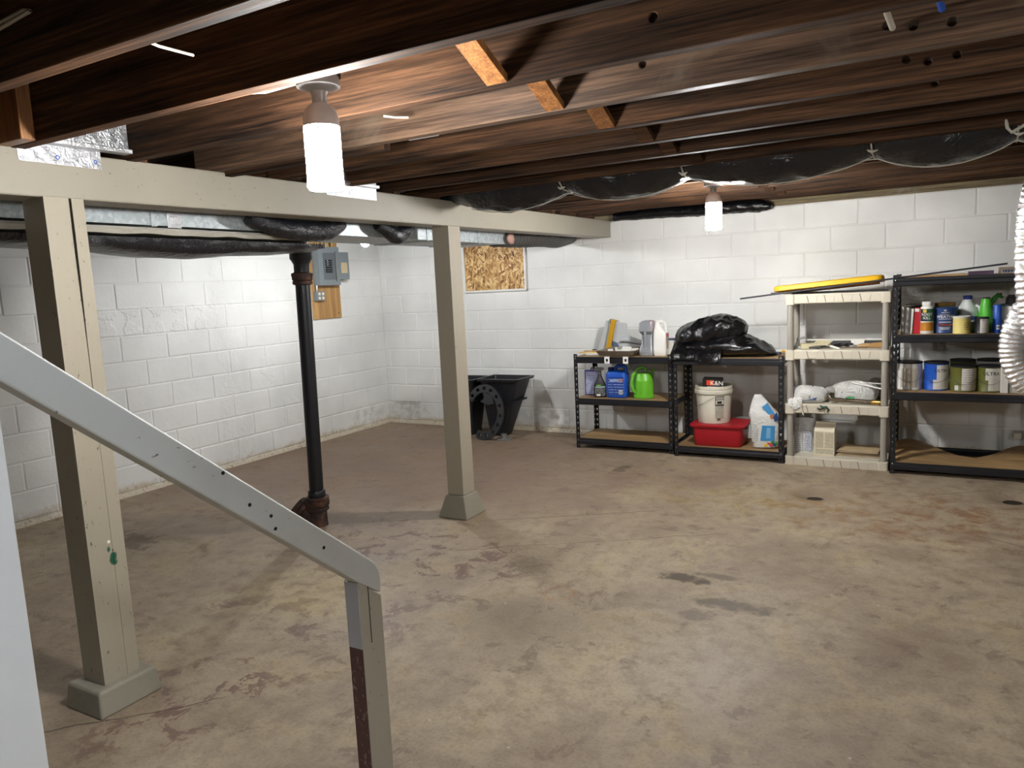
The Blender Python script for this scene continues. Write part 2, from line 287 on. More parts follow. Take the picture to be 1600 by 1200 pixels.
# ------------------------------------------------------------------ helpers: mesh building
class MB:
    def __init__(s): s.v = []; s.f = []
    def add(s, vs, fs, M=None):
        b = len(s.v)
        s.v += [tuple(M @ Vector(q)) if M is not None else tuple(q) for q in vs]
        s.f += [tuple(b+i for i in f) for f in fs]; return s
    def box(s, x0, y0, z0, x1, y1, z1, M=None):
        vs = [(x, y, z) for z in (z0, z1) for y in (y0, y1) for x in (x0, x1)]
        return s.add(vs, [(0, 2, 3, 1), (4, 5, 7, 6), (0, 1, 5, 4), (2, 6, 7, 3), (0, 4, 6, 2), (1, 3, 7, 5)], M)
    def loft(s, rings, caps=True, close=True, M=None):
        n = len(rings[0]); vs = [p for r in rings for p in r]; fs = []
        for i in range(len(rings)-1):
            for j in range(n if close else n-1):
                a, b = i*n+j, i*n+(j+1) % n
                fs.append((a, b, b+n, a+n))
        if caps: fs += [tuple(range(n-1, -1, -1)), tuple((len(rings)-1)*n+j for j in range(n))]
        return s.add(vs, fs, M)
    def lathe(s, prof, n=20, c=(0, 0, 0), sx=1.0, sy=1.0, M=None, caps=True):
        rings = [[(c[0]+max(r, 1e-4)*sx*math.cos(2*PI*j/n), c[1]+max(r, 1e-4)*sy*math.sin(2*PI*j/n), c[2]+z) for j in range(n)] for r, z in prof]
        return s.loft(rings, caps, True, M)
    def tube(s, path, r, n=8, caps=True):
        P = [Vector(p) for p in path]; rings = []; up = None
        for i, q in enumerate(P):
            d = (P[min(i+1, len(P)-1)]-P[max(i-1, 0)]).normalized()
            if up is None: up = Vector((0, 0, 1)) if abs(d.z) < .9 else Vector((0, 1, 0))
            a = d.cross(up).normalized(); up = a.cross(d).normalized()
            rr = r(i/(len(P)-1)) if callable(r) else (r[i] if isinstance(r, (list, tuple)) else r)
            rings.append([tuple(q+(a*math.cos(2*PI*j/n)+up*math.sin(2*PI*j/n))*rr) for j in range(n)])
        return s.loft(rings, caps)
    def cyl(s, p0, p1, r0, r1=None, n=14): return s.tube([p0, p1], [r0, r0 if r1 is None else r1], n)
    def prism(s, poly, vec, M=None):
        n = len(poly); v = Vector(vec)
        vs = [tuple(p) for p in poly]+[tuple(Vector(p)+v) for p in poly]
        return s.add(vs, [tuple(range(n-1, -1, -1)), tuple(range(n, 2*n))]+[(i, (i+1) % n, n+(i+1) % n, n+i) for i in range(n)], M)
    def rrect(s, zs, M=None, n=5):
        """loft of rounded rectangles: zs = [(z, halfx, halfy, corner, cx, cy)]"""
        rings = []
        for q in zs:
            z, hx, hy, r = q[:4]; cx, cy = (q[4], q[5]) if len(q) > 5 else (0, 0)
            r = min(r, hx*.999, hy*.999); ring = []
            for k, (sx, sy) in enumerate(((1, 1), (-1, 1), (-1, -1), (1, -1))):
                for j in range(n):
                    a = PI/2*k+PI/2*j/(n-1)
                    ring.append((cx+sx*(hx-r)+r*math.cos(a), cy+sy*(hy-r)+r*math.sin(a), z))
            rings.append(ring)
        return s.loft(rings, True, True, M)
    def patch(s, r, a0, a1, z0, z1, n=8, t=.0008, c=(0, 0), r1=None):
        """a label wrapped on a cylinder or cone; angles in degrees"""
        r1 = r if r1 is None else r1
        rings = []
        for j in range(n+1):
            a = math.radians(a0+(a1-a0)*j/n); ca, sa = math.cos(a), math.sin(a)
            rings.append([(c[0]+q*ca, c[1]+q*sa, z) for q, z in ((r, z0), (r+t, z0), (r1+t, z1), (r1, z1))])
        return s.loft(rings)
    def mesh(s, name, mat=None, smooth=None, clean=False):
        me = bpy.data.meshes.new(name); me.from_pydata(s.v, [], s.f); me.validate()
        bm = bmesh.new(); bm.from_mesh(me)
        if clean: bmesh.ops.remove_doubles(bm, verts=bm.verts, dist=1e-5)
        bmesh.ops.recalc_face_normals(bm, faces=bm.faces); bm.to_mesh(me); bm.free()
        if mat: me.materials.append(mat)
        if smooth is not None:
            me.polygons.foreach_set('use_smooth', [True]*len(me.polygons)); me.set_sharp_from_angle(angle=math.radians(smooth))
        return me
    def build(s, name, mat, parent=None, loc=(0, 0, 0), rot=(0, 0, 0), smooth=None, bevel=0, clean=False):
        return link(name, s.mesh(name, mat, smooth, clean), parent, loc, rot, bevel)
def link(name, me, parent=None, loc=(0, 0, 0), rot=(0, 0, 0), bevel=0):
    o = bpy.data.objects.new(name, me); COL.objects.link(o); o.location = loc; o.rotation_euler = rot
    if parent: o.parent = parent
    if bevel:
        b = o.modifiers.new('bevel', 'BEVEL'); b.width = bevel; b.segments = 2; b.limit_method = 'ANGLE'; b.angle_limit = math.radians(40)
    return o
def tag(o, label, cat, group=None):
    o['label'] = label; o['category'] = cat
    if group: o['group'] = group
    return o
def struct(o, label=None, cat=None):
    o['kind'] = 'structure'
    if label: o['label'] = label
    if cat: o['category'] = cat
    return o
def thing(name, label, cat, loc=(0, 0, 0), rz=0, group=None):
    o = bpy.data.objects.new(name, None); COL.objects.link(o); o.empty_display_size = .05
    o.location = loc; o.rotation_euler = (0, 0, rz); return tag(o, label, cat, group)
def text_mb(body, size, wrap=None, M=None, depth=.0006, ca=-90):
    """lettering standing in the xz plane, facing -y; wrap = (radius, z) bends it round a cylinder, centred on angle ca"""
    cu = bpy.data.curves.new('lettering', 'FONT'); cu.body = body; cu.size = size; cu.align_x = 'CENTER'; cu.align_y = 'CENTER'; cu.extrude = 0; cu.resolution_u = 2; cu.offset = size*.012
    ob = bpy.data.objects.new('lettering', cu); COL.objects.link(ob)
    me = bpy.data.meshes.new_from_object(ob.evaluated_get(bpy.context.evaluated_depsgraph_get()))
    bpy.data.objects.remove(ob); bpy.data.curves.remove(cu)
    mb = MB(); vs = [v.co.copy() for v in me.vertices]; fs = [tuple(p.vertices) for p in me.polygons]; bpy.data.meshes.remove(me)
    if wrap:
        R, z = wrap; out = []
        for v in vs:
            a = math.radians(ca)+v.x/R; out.append((R*math.cos(a), R*math.sin(a), z+v.y))
    else: out = [(v.x, 0, v.y) for v in vs]
    return mb.add(out, fs, M)
def blobmesh(nu, nv, fn):
    """closed blob from a function (theta, phi) -> point"""
    mb = MB(); rings = []
    for i in range(nv+1):
        ph = -PI/2+PI*(i/nv)*.998+.001*PI
        rings.append([fn(2*PI*j/nu, ph) for j in range(nu)])
    return mb.loft(rings)
def spow(x, e): return math.copysign(abs(x)**e, x)
def wrinkle(p, s=5.0, seed=0): return 1-2*abs(mnoise.noise(Vector(p)*s+Vector((seed, seed*.7, -seed))))

# ------------------------------------------------------------------ the room shell
XR, YN = 8.4, -9.6            # unseen right and near walls
def zj(y): return 2.045+(y+4.5)*.0167      # underside of the joists
fl_dish = ((4.83, -1.47, .15, .035), (5.97, -1.16, .16, .03))
def floor_z(x, y):
    z = 0.0
    for cx, cy, r, d in fl_dish:
        q = math.hypot((x-cx), (y-cy))/r
        if q < 1: z -= d*(1-q*q)**1.5
    q = math.hypot((x-1.38)/.42, (y+4.08)/.30)
    if q < 1.0: z -= .012*min(1, (1-q)*14)
    return z
def build_floor():
    nx, ny = 300, 340; vs = []; fs = []
    for j in range(ny+1):
        for i in range(nx+1):
            x = -.15+(XR+.3)*i/nx; y = YN-.15+(.3-YN)*j/ny; vs.append((x, y, floor_z(x, y)))
    for j in range(ny):
        for i in range(nx):
            a = j*(nx+1)+i; fs.append((a, a+1, a+nx+2, a+nx+1))
    me = bpy.data.meshes.new('floor'); me.from_pydata(vs, [], fs); me.materials.append(M_FLOOR)
    me.polygons.foreach_set('use_smooth', [True]*len(me.polygons))
    fl = struct(link('floor', me), 'stained bare concrete basement floor with old maroon paint', 'floor')
    MB().lathe([(.001, 0), (.05, 0), (.055, .003), (.055, -.01)], 18).build('drain_grate', plain('rusty_drain', S(58, 46, 38), .7, .3), fl, (4.835, -1.50, -.028), smooth=40)
    MB().lathe([(.001, 0), (.05, 0), (.055, .003), (.055, -.01)], 18).build('drain_grate', MATS['rusty_drain'], fl, (5.975, -1.18, -.024), smooth=40)
build_floor()

H, L = .2032, .4064; Z1 = .243
WIN = (1.150, 1.905, 1.455, 1.985)       # boarded window, outside of its frame
def block_mesh(w, h, seed, mat=M_WALL):
    rr = random.Random(seed); g = .0028; d = .0036+rr.random()*.0018; e = .007
    mb = MB(); x0, x1, z0, z1 = -w/2+g, w/2-g, -h/2+g, h/2-g
    out = [(x0, 0, z0), (x1, 0, z0), (x1, 0, z1), (x0, 0, z1)]
    j = lambda: (rr.random()-.5)*.004
    inn = [(x0+e+j(), -d+j()*.3, z0+e+j()), (x1-e+j(), -d+j()*.3, z0+e+j()), (x1-e+j(), -d+j()*.3, z1-e+j()), (x0+e+j(), -d+j()*.3, z1-e+j())]
    fs = [(4, 5, 6, 7)]+[(i, (i+1) % 4, 4+(i+1) % 4, 4+i) for i in range(4)]
    return mb.add(out+inn, fs).mesh('block', mat)
FULL = {m.name: [block_mesh(L, H, i, m) for i in range(7)] for m in (M_WALL, M_WALL_L)}
def lay_blocks(wall, length, off, rot, place, window=None, mat=M_WALL):
    for k in range(10):
        zc = Z1+(k-.5)*H; z0, z1 = zc-H/2, zc+H/2
        s = off if k % 2 == 0 else off+L/2
        u = s-math.ceil(s/L)*L
        while u < length:
            a, b = max(u, 0), min(u+L, length); pieces = [(a, b, z0, z1)]
            if window:
                wa, wb, wc, wd = window
                if b > wa and a < wb and z1 > wc and z0 < wd:
                    pieces = []
                    if a < wa: pieces.append((a, wa, z0, z1))
                    if b > wb: pieces.append((wb, b, z0, z1))
                    if z0 < wc: pieces.append((max(a, wa), min(b, wb), z0, wc))
                    if z1 > wd: pieces.append((max(a, wa), min(b, wb), wd, z1))
            for (p0, p1, q0, q1) in pieces:
                w, h = p1-p0, q1-q0
                if w < .03 or h < .03: continue
                me = random.choice(FULL[mat.name]) if abs(w-L) < 1e-4 and abs(h-H) < 1e-4 else block_mesh(w, h, random.random(), mat)
                link('block', me, wall, place((p0+p1)/2, (q0+q1)/2), rot)
            u += L
wb = struct(MB().box(-.2, 0, -.1, XR+.2, .2, 2.072).build('wall_back', M_WALL), 'white painted concrete block back wall behind the shelves', 'wall')
lay_blocks(wb, 6.6, 3.1334 % L, (0, 0, 0), lambda u, z: (u, 0, z), WIN)
wl = struct(MB().box(-.2, YN, -.1, 0, 0, 2.072).build('wall_left', M_WALL_L), 'white painted block wall on the left with patched crack', 'wall')
lay_blocks(wl, 6.3, (-3.0002) % L and ((3.0002) % L), (0, 0, PI/2), lambda u, z: (0, -u, z), None, M_WALL_L)
# flaking mortar cove where the walls meet the slab
cv = lambda p0, p1, n, sgn: None
def cove(length, seed):
    mb = MB(); rings = []; rr = random.Random(seed); N = 90
    for i in range(N+1):
        u = length*i/N; h = .030+.012*rr.random(); d = .016+.010*rr.random()
        rings.append([(u, .0, -.01), (u, -d, -.01), (u, -d*.75, .012), (u, -.004, h), (u, .0, h)])
    return mb.loft(rings)
cove(XR, 3).build('mortar_cove', M_WALL, wb, smooth=60)
cove(-YN, 4).build('mortar_cove', M_WALL_L, wl, (0, 0, 0), (0, 0, -PI/2), smooth=60).scale = (1, -1, 1)
M_REAR = plain('bare_block', S(128, 124, 116), .8)
struct(MB().box(XR, YN, -.1, XR+.2, .2, 2.3).build('wall_right', M_REAR), 'bare grey wall on the right, out of view', 'wall')
struct(MB().box(-.2, YN-.2, -.1, XR+.2, YN, 2.3).build('wall_near', M_REAR), 'bare grey wall behind the viewer', 'wall')
M_SILL = mat_wood('plastered_sill', S(74, 62, 42), S(134, 120, 90), 0, .75, 1.6, pale=S(150, 150, 142))
struct(MB().box(-.14, -.012, 2.0725, XR, .14, 2.126).build('trim_1', M_SILL, bevel=.004), 'rough plastered timber sill plate on top of the back wall', 'trim')
struct(MB().box(-.14, YN, 2.072, .0, -.05, 2.126).build('trim_2', M_SILL), 'timber sill plate on top of the left wall', 'trim')

# boarded window in the back wall
def window():
    x0, x1, z0, z1 = WIN
    o = struct(MB().box(x0, -.004, z0, x1, .06, z1).build('window_1', M_WALL), 'small basement window boarded up with strand board', 'window')
    MB().box(x0+.02, -.014, z0+.022, x1-.022, -.004, z1).build('strand_board', M_OSB, o)
    f = plain('window_white', S(226, 226, 222), .5)
    MB().box(x1-.022, -.030, z0, x1, 0, z1).build('window_frame', f, o, bevel=.003)
    MB().box(x0, -.034, z0, x1, 0, z0+.022).build('window_frame', f, o, bevel=.003)
    MB().box(x0, -.030, z0, x0+.02, 0, z1).build('window_frame', f, o, bevel=.003)
window()

# ------------------------------------------------------------------ ceiling: boards over joists, bridging
OX0, OX1, OY0, OY1 = 4.12, 6.30, -8.60, -6.165          # stair opening above and behind the viewer
def ceil_boards():
    mb = MB(); cz = lambda y: zj(y)+.203
    def slab(x0, x1, y0, y1):
        mb.add([(x0, y0, cz(y0)), (x1, y0, cz(y0)), (x1, y1, cz(y1)), (x0, y1, cz(y1)), (x0, y0, cz(y0)+.05), (x1, y0, cz(y0)+.05), (x1, y1, cz(y1)+.05), (x0, y1, cz(y1)+.05)], [(0, 3, 2, 1), (4, 5, 6, 7), (0, 1, 5, 4), (1, 2, 6, 5), (2, 3, 7, 6), (3, 0, 4, 7)])
    slab(-.2, XR+.2, OY1, .2); slab(-.2, XR+.2, YN-.2, OY0); slab(-.2, OX0, OY0, OY1); slab(OX1, XR+.2, OY0, OY1)
    return mb
ce = struct(ceil_boards().build('ceiling', M_SUB), 'open ceiling of dark timber joists under floorboards', 'ceiling')
JT, JH = .045, .20
def joist_mb(x0, x1, th=JT, h=JH): return MB().box(x0, 0, 0, x1, th, h)
def cut(me, cutter):
    a = bpy.data.objects.new('a', me); b = bpy.data.objects.new('b', cutter); COL.objects.link(a); COL.objects.link(b)
    m = a.modifiers.new('cut', 'BOOLEAN'); m.object = b; m.operation = 'DIFFERENCE'; m.solver = 'EXACT'
    bpy.context.view_layer.update()
    r = bpy.data.meshes.new_from_object(a.evaluated_get(bpy.context.evaluated_depsgraph_get()))
    bpy.data.objects.remove(a); bpy.data.objects.remove(b); return r
JY = {}
holes = {3: [(4.89, .083)], 4: [(4.722, .091), (5.373, .068), (5.431, .055), (5.515, .048)], 5: [(5.405, .066), (5.462, .050), (5.536, .056)], 6: [(5.481, .061)]}
for k in range(-7, 15):
    y = -4.50+(k-4)*.4064; JY[k] = y
    x0 = 2.70 if k < 15 else 0
    mat = M_JOIST2 if k in (4,) else M_JOIST
    if OY0-.05 < y < OY1: link('joist', joist_mb(OX1, XR).mesh('joist', mat), ce, (0, y, zj(y)))
    me = joist_mb(x0, OX0 if OY0-.05 < y < OY1 else XR).mesh('joist', mat)
    if k in holes:
        c = MB()
        for hx, hz in holes[k]: c.cyl((hx, -.05, hz), (hx, .1, hz), .0115, n=14)
        me = cut(me, c.mesh('cutter')); me.materials.clear(); me.materials.append(mat)
    link('joist', me, ce, (0, y, zj(y)), bevel=.003)
    # the joists of the left bay lap past them over the beam
    lap = {2: 2.98, 4: 3.70}.get(k, 2.83)
    side = -JT if k == 2 else JT
    zl = zj(y)-(.018 if k == 4 else 0)
    if k == 4: link('joist', MB().box(0, 0, 0, lap, .038, .06).mesh('joist', M_JOIST), ce, (0, y+JT, zl), bevel=.002)
    else: link('joist', joist_mb(0, lap).mesh('joist', M_BRIDGE if k == 2 else M_JOIST), ce, (0, y+side, zl+.002), bevel=.003)
link('joist', MB().box(0, 0, 0, XR, .05, .2).mesh('joist', M_JOIST), ce, (0, -.035, 2.127), bevel=.003)
def bridging(k, x, flip=False, w=.062, mat=None):
    """one diagonal strut between joist k and the next"""
    ya, yb = JY[k]+JT, JY[k+1]; za, zb = zj(ya), zj(yb)
    lo, hi = .012, .185
    p, q = ((ya, za+hi), (yb, zb+lo)) if not flip else ((ya, za+lo), (yb, zb+hi))
    d = Vector((0, q[0]-p[0], q[1]-p[1])); n = Vector((0, -d.z, d.y)).normalized()*.011
    pl = [Vector((x, *p))-n, Vector((x, *p))+n, Vector((x, *q))+n, Vector((x, *q))-n]
    me = MB().prism(pl, (w, 0, 0)).mesh('bridging', mat or M_BRIDGE); link('bridging', me, ce)
for k in (2, 3, 4, 5, 6, 7, 8, 9, 11, 12, 13):
    x = 4.40 + .012*(k % 3)
    bridging(k, x, False, mat=M_BRIDGE if k in (2, 3, 4) else M_JOIST); bridging(k, x+.085, True, mat=M_JOIST)
link('bridging', MB().box(0, 0, 0, .10, .018, .055).mesh('bridging', M_BRIDGE), ce, (4.40, JY[10]-.018, zj(JY[10])+.004))

# ------------------------------------------------------------------ beam and posts
def beam():
    mb = MB(); rings = []
    for i in range(25):
        y = -8.4+8.385*i/24; zb = 1.918+.0075*min(0, y+.0)*1.0; zt = 2.072+.0062*y
        rings.append([(2.680, y, zb), (2.830, y, zb), (2.830, y, zt), (2.680, y, zt)])
    o = tag(mb.loft(rings).build('support_beam', M_BEAM, bevel=.006), 'long taupe painted timber beam carrying the joists into the back wall', 'beam')
    # shims between beam and joists
    for k in (7, 8, 9, 10, 11, 12, 13, 14):
        y = JY[k]; zt = 2.072+.0062*y; h = zj(y)-zt
        if h > .008: MB().box(2.70, y-.004, zt, 2.825, y+.05, zj(y)).build('shim', M_JOIST, o)
beam()
def post(x, y, hb, label, sx, sy, split, ztop, base):
    r = thing('support_post', label, 'post', (x, y, 0), 0, 'posts under the beam')
    bx, by, tx, ty = base
    MB().loft([[(-bx-.0, -by, 0), (bx, -by, 0), (bx, by, 0), (-bx, by, 0)], [(-tx-.004, -ty-.004, hb-.012), (tx+.004, -ty-.004, hb-.012), (tx+.004, ty+.004, hb-.012), (-tx-.004, ty+.004, hb-.012)], [(-tx, -ty, hb), (tx, -ty, hb), (tx, ty, hb), (-tx, ty, hb)]]).build('footing', M_CONC, r, bevel=.008)
    if split:
        # two planks side by side, the joint opening towards the top
        ym = sy*.30; N = 14
        def ring(y0, y1, z): return [(-sx, y0, z), (sx, y0, z), (sx, y1, z), (-sx, y1, z)]
        zs = [hb+(ztop-hb)*i/N for i in range(N+1)]
        gap = lambda z: .0005+.0042*max(0, (z-1.15)/(ztop-1.15))**.6+(.001 if z > 1.1 else 0)*math.sin(z*40)
        MB().loft([ring(-sy, ym-gap(z), z) for z in zs]).build('plank', M_POST, r, bevel=.0006)
        MB().loft([ring(ym+gap(z), sy, z) for z in zs]).build('plank', M_POST, r, bevel=.0006)
        MB().box(-sx+.01, -sy+.01, hb, sx-.012, sy-.01, ztop-.01).build('core', M_DARK, r)
    else:
        MB().box(-sx, -sy, hb, sx, sy, ztop).build('shaft', M_POST2, r, bevel=.004)
post(2.773, -5.165, .098, 'near taupe post made of split planks, green paint chips low down, behind the handrail', .066, .070, True, 1.8805, (.115, .125, .098, .112))
post(2.770, -2.700, .148, 'middle taupe post with a tapered concrete footing, standing free of the wall', .062, .068, False, 1.899, (.115, .122, .072, .082))

# ------------------------------------------------------------------ ceiling lamps
def led_lamp(x, y, z, label, strength):
    r = thing('ceiling_lamp', label, 'lamp', (x, y, z), .2, 'corn bulb ceiling lamps')
    MB().lathe([(.001, .02), (.055, .02), (.060, .004), (.058, -.006), (.040, -.012), (.024, -.018), (.020, -.028), (.020, -.048), (.001, -.048)], 32).build('lamp_holder', M_CERAM, r, smooth=35)
    MB().box(-.045, -.045, .02, .045, .045, .075).build('junction_box', M_BLKMET, r)
    zt = -.048
    MB().lathe([(.001, zt), (.020, zt), (.034, zt-.010), (.045, zt-.026), (.0485, zt-.045), (.0485, zt-.062), (.001, zt-.062)], 32).build('bulb_cap', M_CAP, r, smooth=30)
    MB().lathe([(.001, zt-.062), (.0458, zt-.062), (.0458, zt-.205), (.001, zt-.205)], 40).build('bulb_core', M_INK, r, smooth=30)
    me = mat_emit('led_glow', (1.0, .985, .965, 1), strength); n = 10
    for k in range(n):
        a = 2*PI*(k+.5)/n
        m = Matrix.Rotation(a, 4, 'Z')
        MB().box(.0463, -.0108, zt-.203, .0472, .0108, zt-.064, m).build('led_strip', me, r)
    MB().lathe([(.001, zt-.205), (.046, zt-.205), (.050, zt-.208), (.050, zt-.222), (.044, zt-.230), (.001, zt-.231)], 32).build('bulb_tip', me, r, smooth=30)
    return r
led_lamp(4.022, -5.13, 2.066, 'large bright corn bulb lamp hanging from the joists nearest the viewer', LAMP_NEAR)
led_lamp(7.30, -5.55, 2.055, 'corn bulb lamp on the right side of the basement, out of view', LAMP_RIGHT)
led_lamp(4.275, -1.90, 2.075, 'bright corn bulb lamp near the back wall above the black bag', LAMP_FAR)
def stairwell():
    """the boxed-in stair opening above and behind the viewer with its own cool ceiling light"""
    z0 = zj(-6.2)+.25; z1 = 4.4; m = plain('stairwell_white', S(222, 224, 226), .6)
    for i, (a, b, c, d) in enumerate(((OX0-.1, OY0, OX0, OY1), (OX1, OY0, OX1+.1, OY1), (OX0-.1, OY0-.1, OX1+.1, OY0), (OX0-.1, OY1, OX1+.1, OY1+.1))):
        struct(MB().box(a, b, z0-.06, c, d, z1).build(('wall_stair_left', 'wall_stair_right', 'wall_stair_near', 'wall_stair_far')[i], m), 'white wall boxing in the stair opening, out of view', 'wall')
    struct(MB().box(OX0-.1, OY0-.1, z1, OX1+.1, OY1+.1, z1+.1).build('ceiling_stair', m), 'white ceiling over the stair opening, out of view', 'ceiling')
    r = thing('stair_light', 'square cool white ceiling light over the stairs, out of view', 'lamp', (5.75, -7.05, 3.75))
    MB().rrect([(.0, .28, .28, .03), (.05, .28, .28, .03), (.65, .06, .06, .03)]).build('lamp_body', M_WHITE, r)
    MB().box(-.25, -.25, -.012, .25, .25, -.001).build('diffuser', mat_emit('stair_glow', (.80, .90, 1.0, 1), LAMP_STAIR), r)
stairwell()
def bulb_lamp(x, y, z):
    r = thing('ceiling_lamp', 'round bulb lamp beyond the beam near the electrical panel, mostly hidden by the duct', 'lamp', (x, y, z))
    MB().lathe([(.001, .0), (.055, .0), (.055, -.012), (.03, -.022), (.022, -.045), (.001, -.045)], 24).build('lamp_holder', M_CERAM, r, smooth=35)
    MB().lathe([(.001, -.045), (.016, -.045), (.018, -.075), (.028, -.115), (.036, -.15), (.034, -.178), (.020, -.197), (.001, -.202)], 24).build('bulb', mat_emit('bulb_glow', (.95, .98, 1.0, 1), LAMP_BULB), r, smooth=60)
bulb_lamp(1.32, -1.78, 2.092)

# ------------------------------------------------------------------ stair handrail in the foreground
def handrail():
    X = 4.10
    r = thing('stair_handrail', 'scuffed grey white stair handrail sloping down to a short newel post in the foreground', 'handrail', (X, -5.21, 0))
    Y0 = -5.21
    # newel: taupe post, its near face still maroon below a pale top coat, tinted blue to paint in cool stair light
    MB().prism([(0, 0, 0), (0, .093, 0), (0, .093, .622), (0, 0, .697)], (-.054, 0, 0)).build('newel_post', M_NEWEL, r, bevel=.003)
    n = r.children[0] if r.children else None
    n = [c for c in r.children if c.name.startswith('newel_post')][0]
    MB().box(-.0515, -.0015, 0, -.0025, .002, .495).build('maroon_coat', M_MAROON, n)
    MB().box(-.0515, -.0018, .495, -.0025, .002, .692).build('pale_coat', M_PALEBLUE, n)
    MB().box(-.002, .0355, .50, .0012, .0385, .668, Matrix.Rotation(.0, 4, 'X')).build('crack', plain('green_dark_gap', S(52, 62, 50), .8), n)
    # rail: plank on edge, its lower end cut round
    pts = []
    top = lambda y: .75-.8124*(y+5.162); v = .094
    yA, yB = -7.2, -5.120
    poly = [(yA, top(yA)), (-5.165, top(-5.165)), (-5.140, top(-5.140)-.002), (-5.126, top(-5.126)-.016), (-5.118, .672), (-5.121, .634), (-5.128, .636)]
    bot = lambda y: top(y)-v
    poly += [(-5.20, bot(-5.20)), (yA, bot(yA))]
    MB().prism([(.004, y-Y0, z) for y, z in poly], (-.045, 0, 0)).build('rail', M_RAIL, r, bevel=.004)
    MB().box(-.05, -6.20-Y0, 0, .0, -6.058-Y0, bot(-6.13)+.02).build('upper_post', plain('white_post_paint', S(238, 240, 242), .45), r, bevel=.004)
    for y, dz in ((-5.560, .052), (-5.500, .048), (-5.335, .05), (-5.625, .012), (-5.49, .075)):
        MB().lathe([(.001, 0), (.0045, 0), (.0045, .002), (.001, .002)], 10, M=Matrix.Translation((.0035, y-Y0, top(y)-dz)) @ Matrix.Rotation(PI/2, 4, 'Y')).build('nail_hole', M_DARK, r)
handrail()

# ------------------------------------------------------------------ soil pipe
def soil_pipe():
    r = thing('soil_pipe', 'black cast iron soil pipe with rusty hub and cleanout on the floor', 'pipe', (1.995, -3.25, 0))
    r.rotation_euler = (0, .022, 0)
    MB().lathe([(.064, 0), (.060, .02), (.058, .10), (.058, .12)], 28).build('pipe_foot', M_RUST, r, smooth=40)
    MB().lathe([(.062, .105), (.074, .108), (.074, .122), (.069, .126), (.078, .140), (.078, .168), (.071, .172), (.076, .178), (.076, .192), (.055, .196)], 28).build('pipe_hub', M_RUST, r, smooth=40)
    MB().lathe([(.054, .190), (.056, .195), (.056, .235), (.052, .240), (.044, .241)], 28).build('pipe_collar', M_PIPE, r, smooth=40)
    MB().lathe([(.044, .235), (.046, .26), (.046, 1.58)], 28).build('pipe_shaft', M_PIPE, r, smooth=40)
    MB().lathe([(.046, 1.572), (.062, 1.578), (.062, 1.596), (.057, 1.600), (.064, 1.606), (.064, 1.622), (.067, 1.628), (.067, 1.645), (.052, 1.650), (.048, 1.655)], 28).build('pipe_hub', M_RUST, r, smooth=40)
    MB().lathe([(.048, 1.65), (.049, 1.70), (.062, 1.725), (.070, 1.735), (.070, 1.775), (.073, 1.779), (.073, 1.792), (.048, 1.794), (.046, 1.80), (.046, 2.02)], 28).build('pipe_branch', M_PIPE, r, smooth=40)
    # wye cleanout leaning towards the viewer's left
    d = Vector((-.75, -.35, .70)).normalized(); a = Vector((0, 0, .02))
    w = MB(); w.cyl(a, a+d*.14, .050, n=24)
    o = w.build('cleanout', M_RUST, r, smooth=40)
    q = MB(); q.tube([a+d*.115, a+d*.12, a+d*.145, a+d*.15, a+d*.155, a+d*.18], [.055, .066, .066, .060, .067, .067], 24); q.build('cleanout_rim', M_RUST, o, smooth=40)
    q = MB(); q.tube([a+d*.17, a+d*.186], [.058, .055], 24); q.build('cleanout_plug', M_PIPE, o, smooth=40)
soil_pipe()

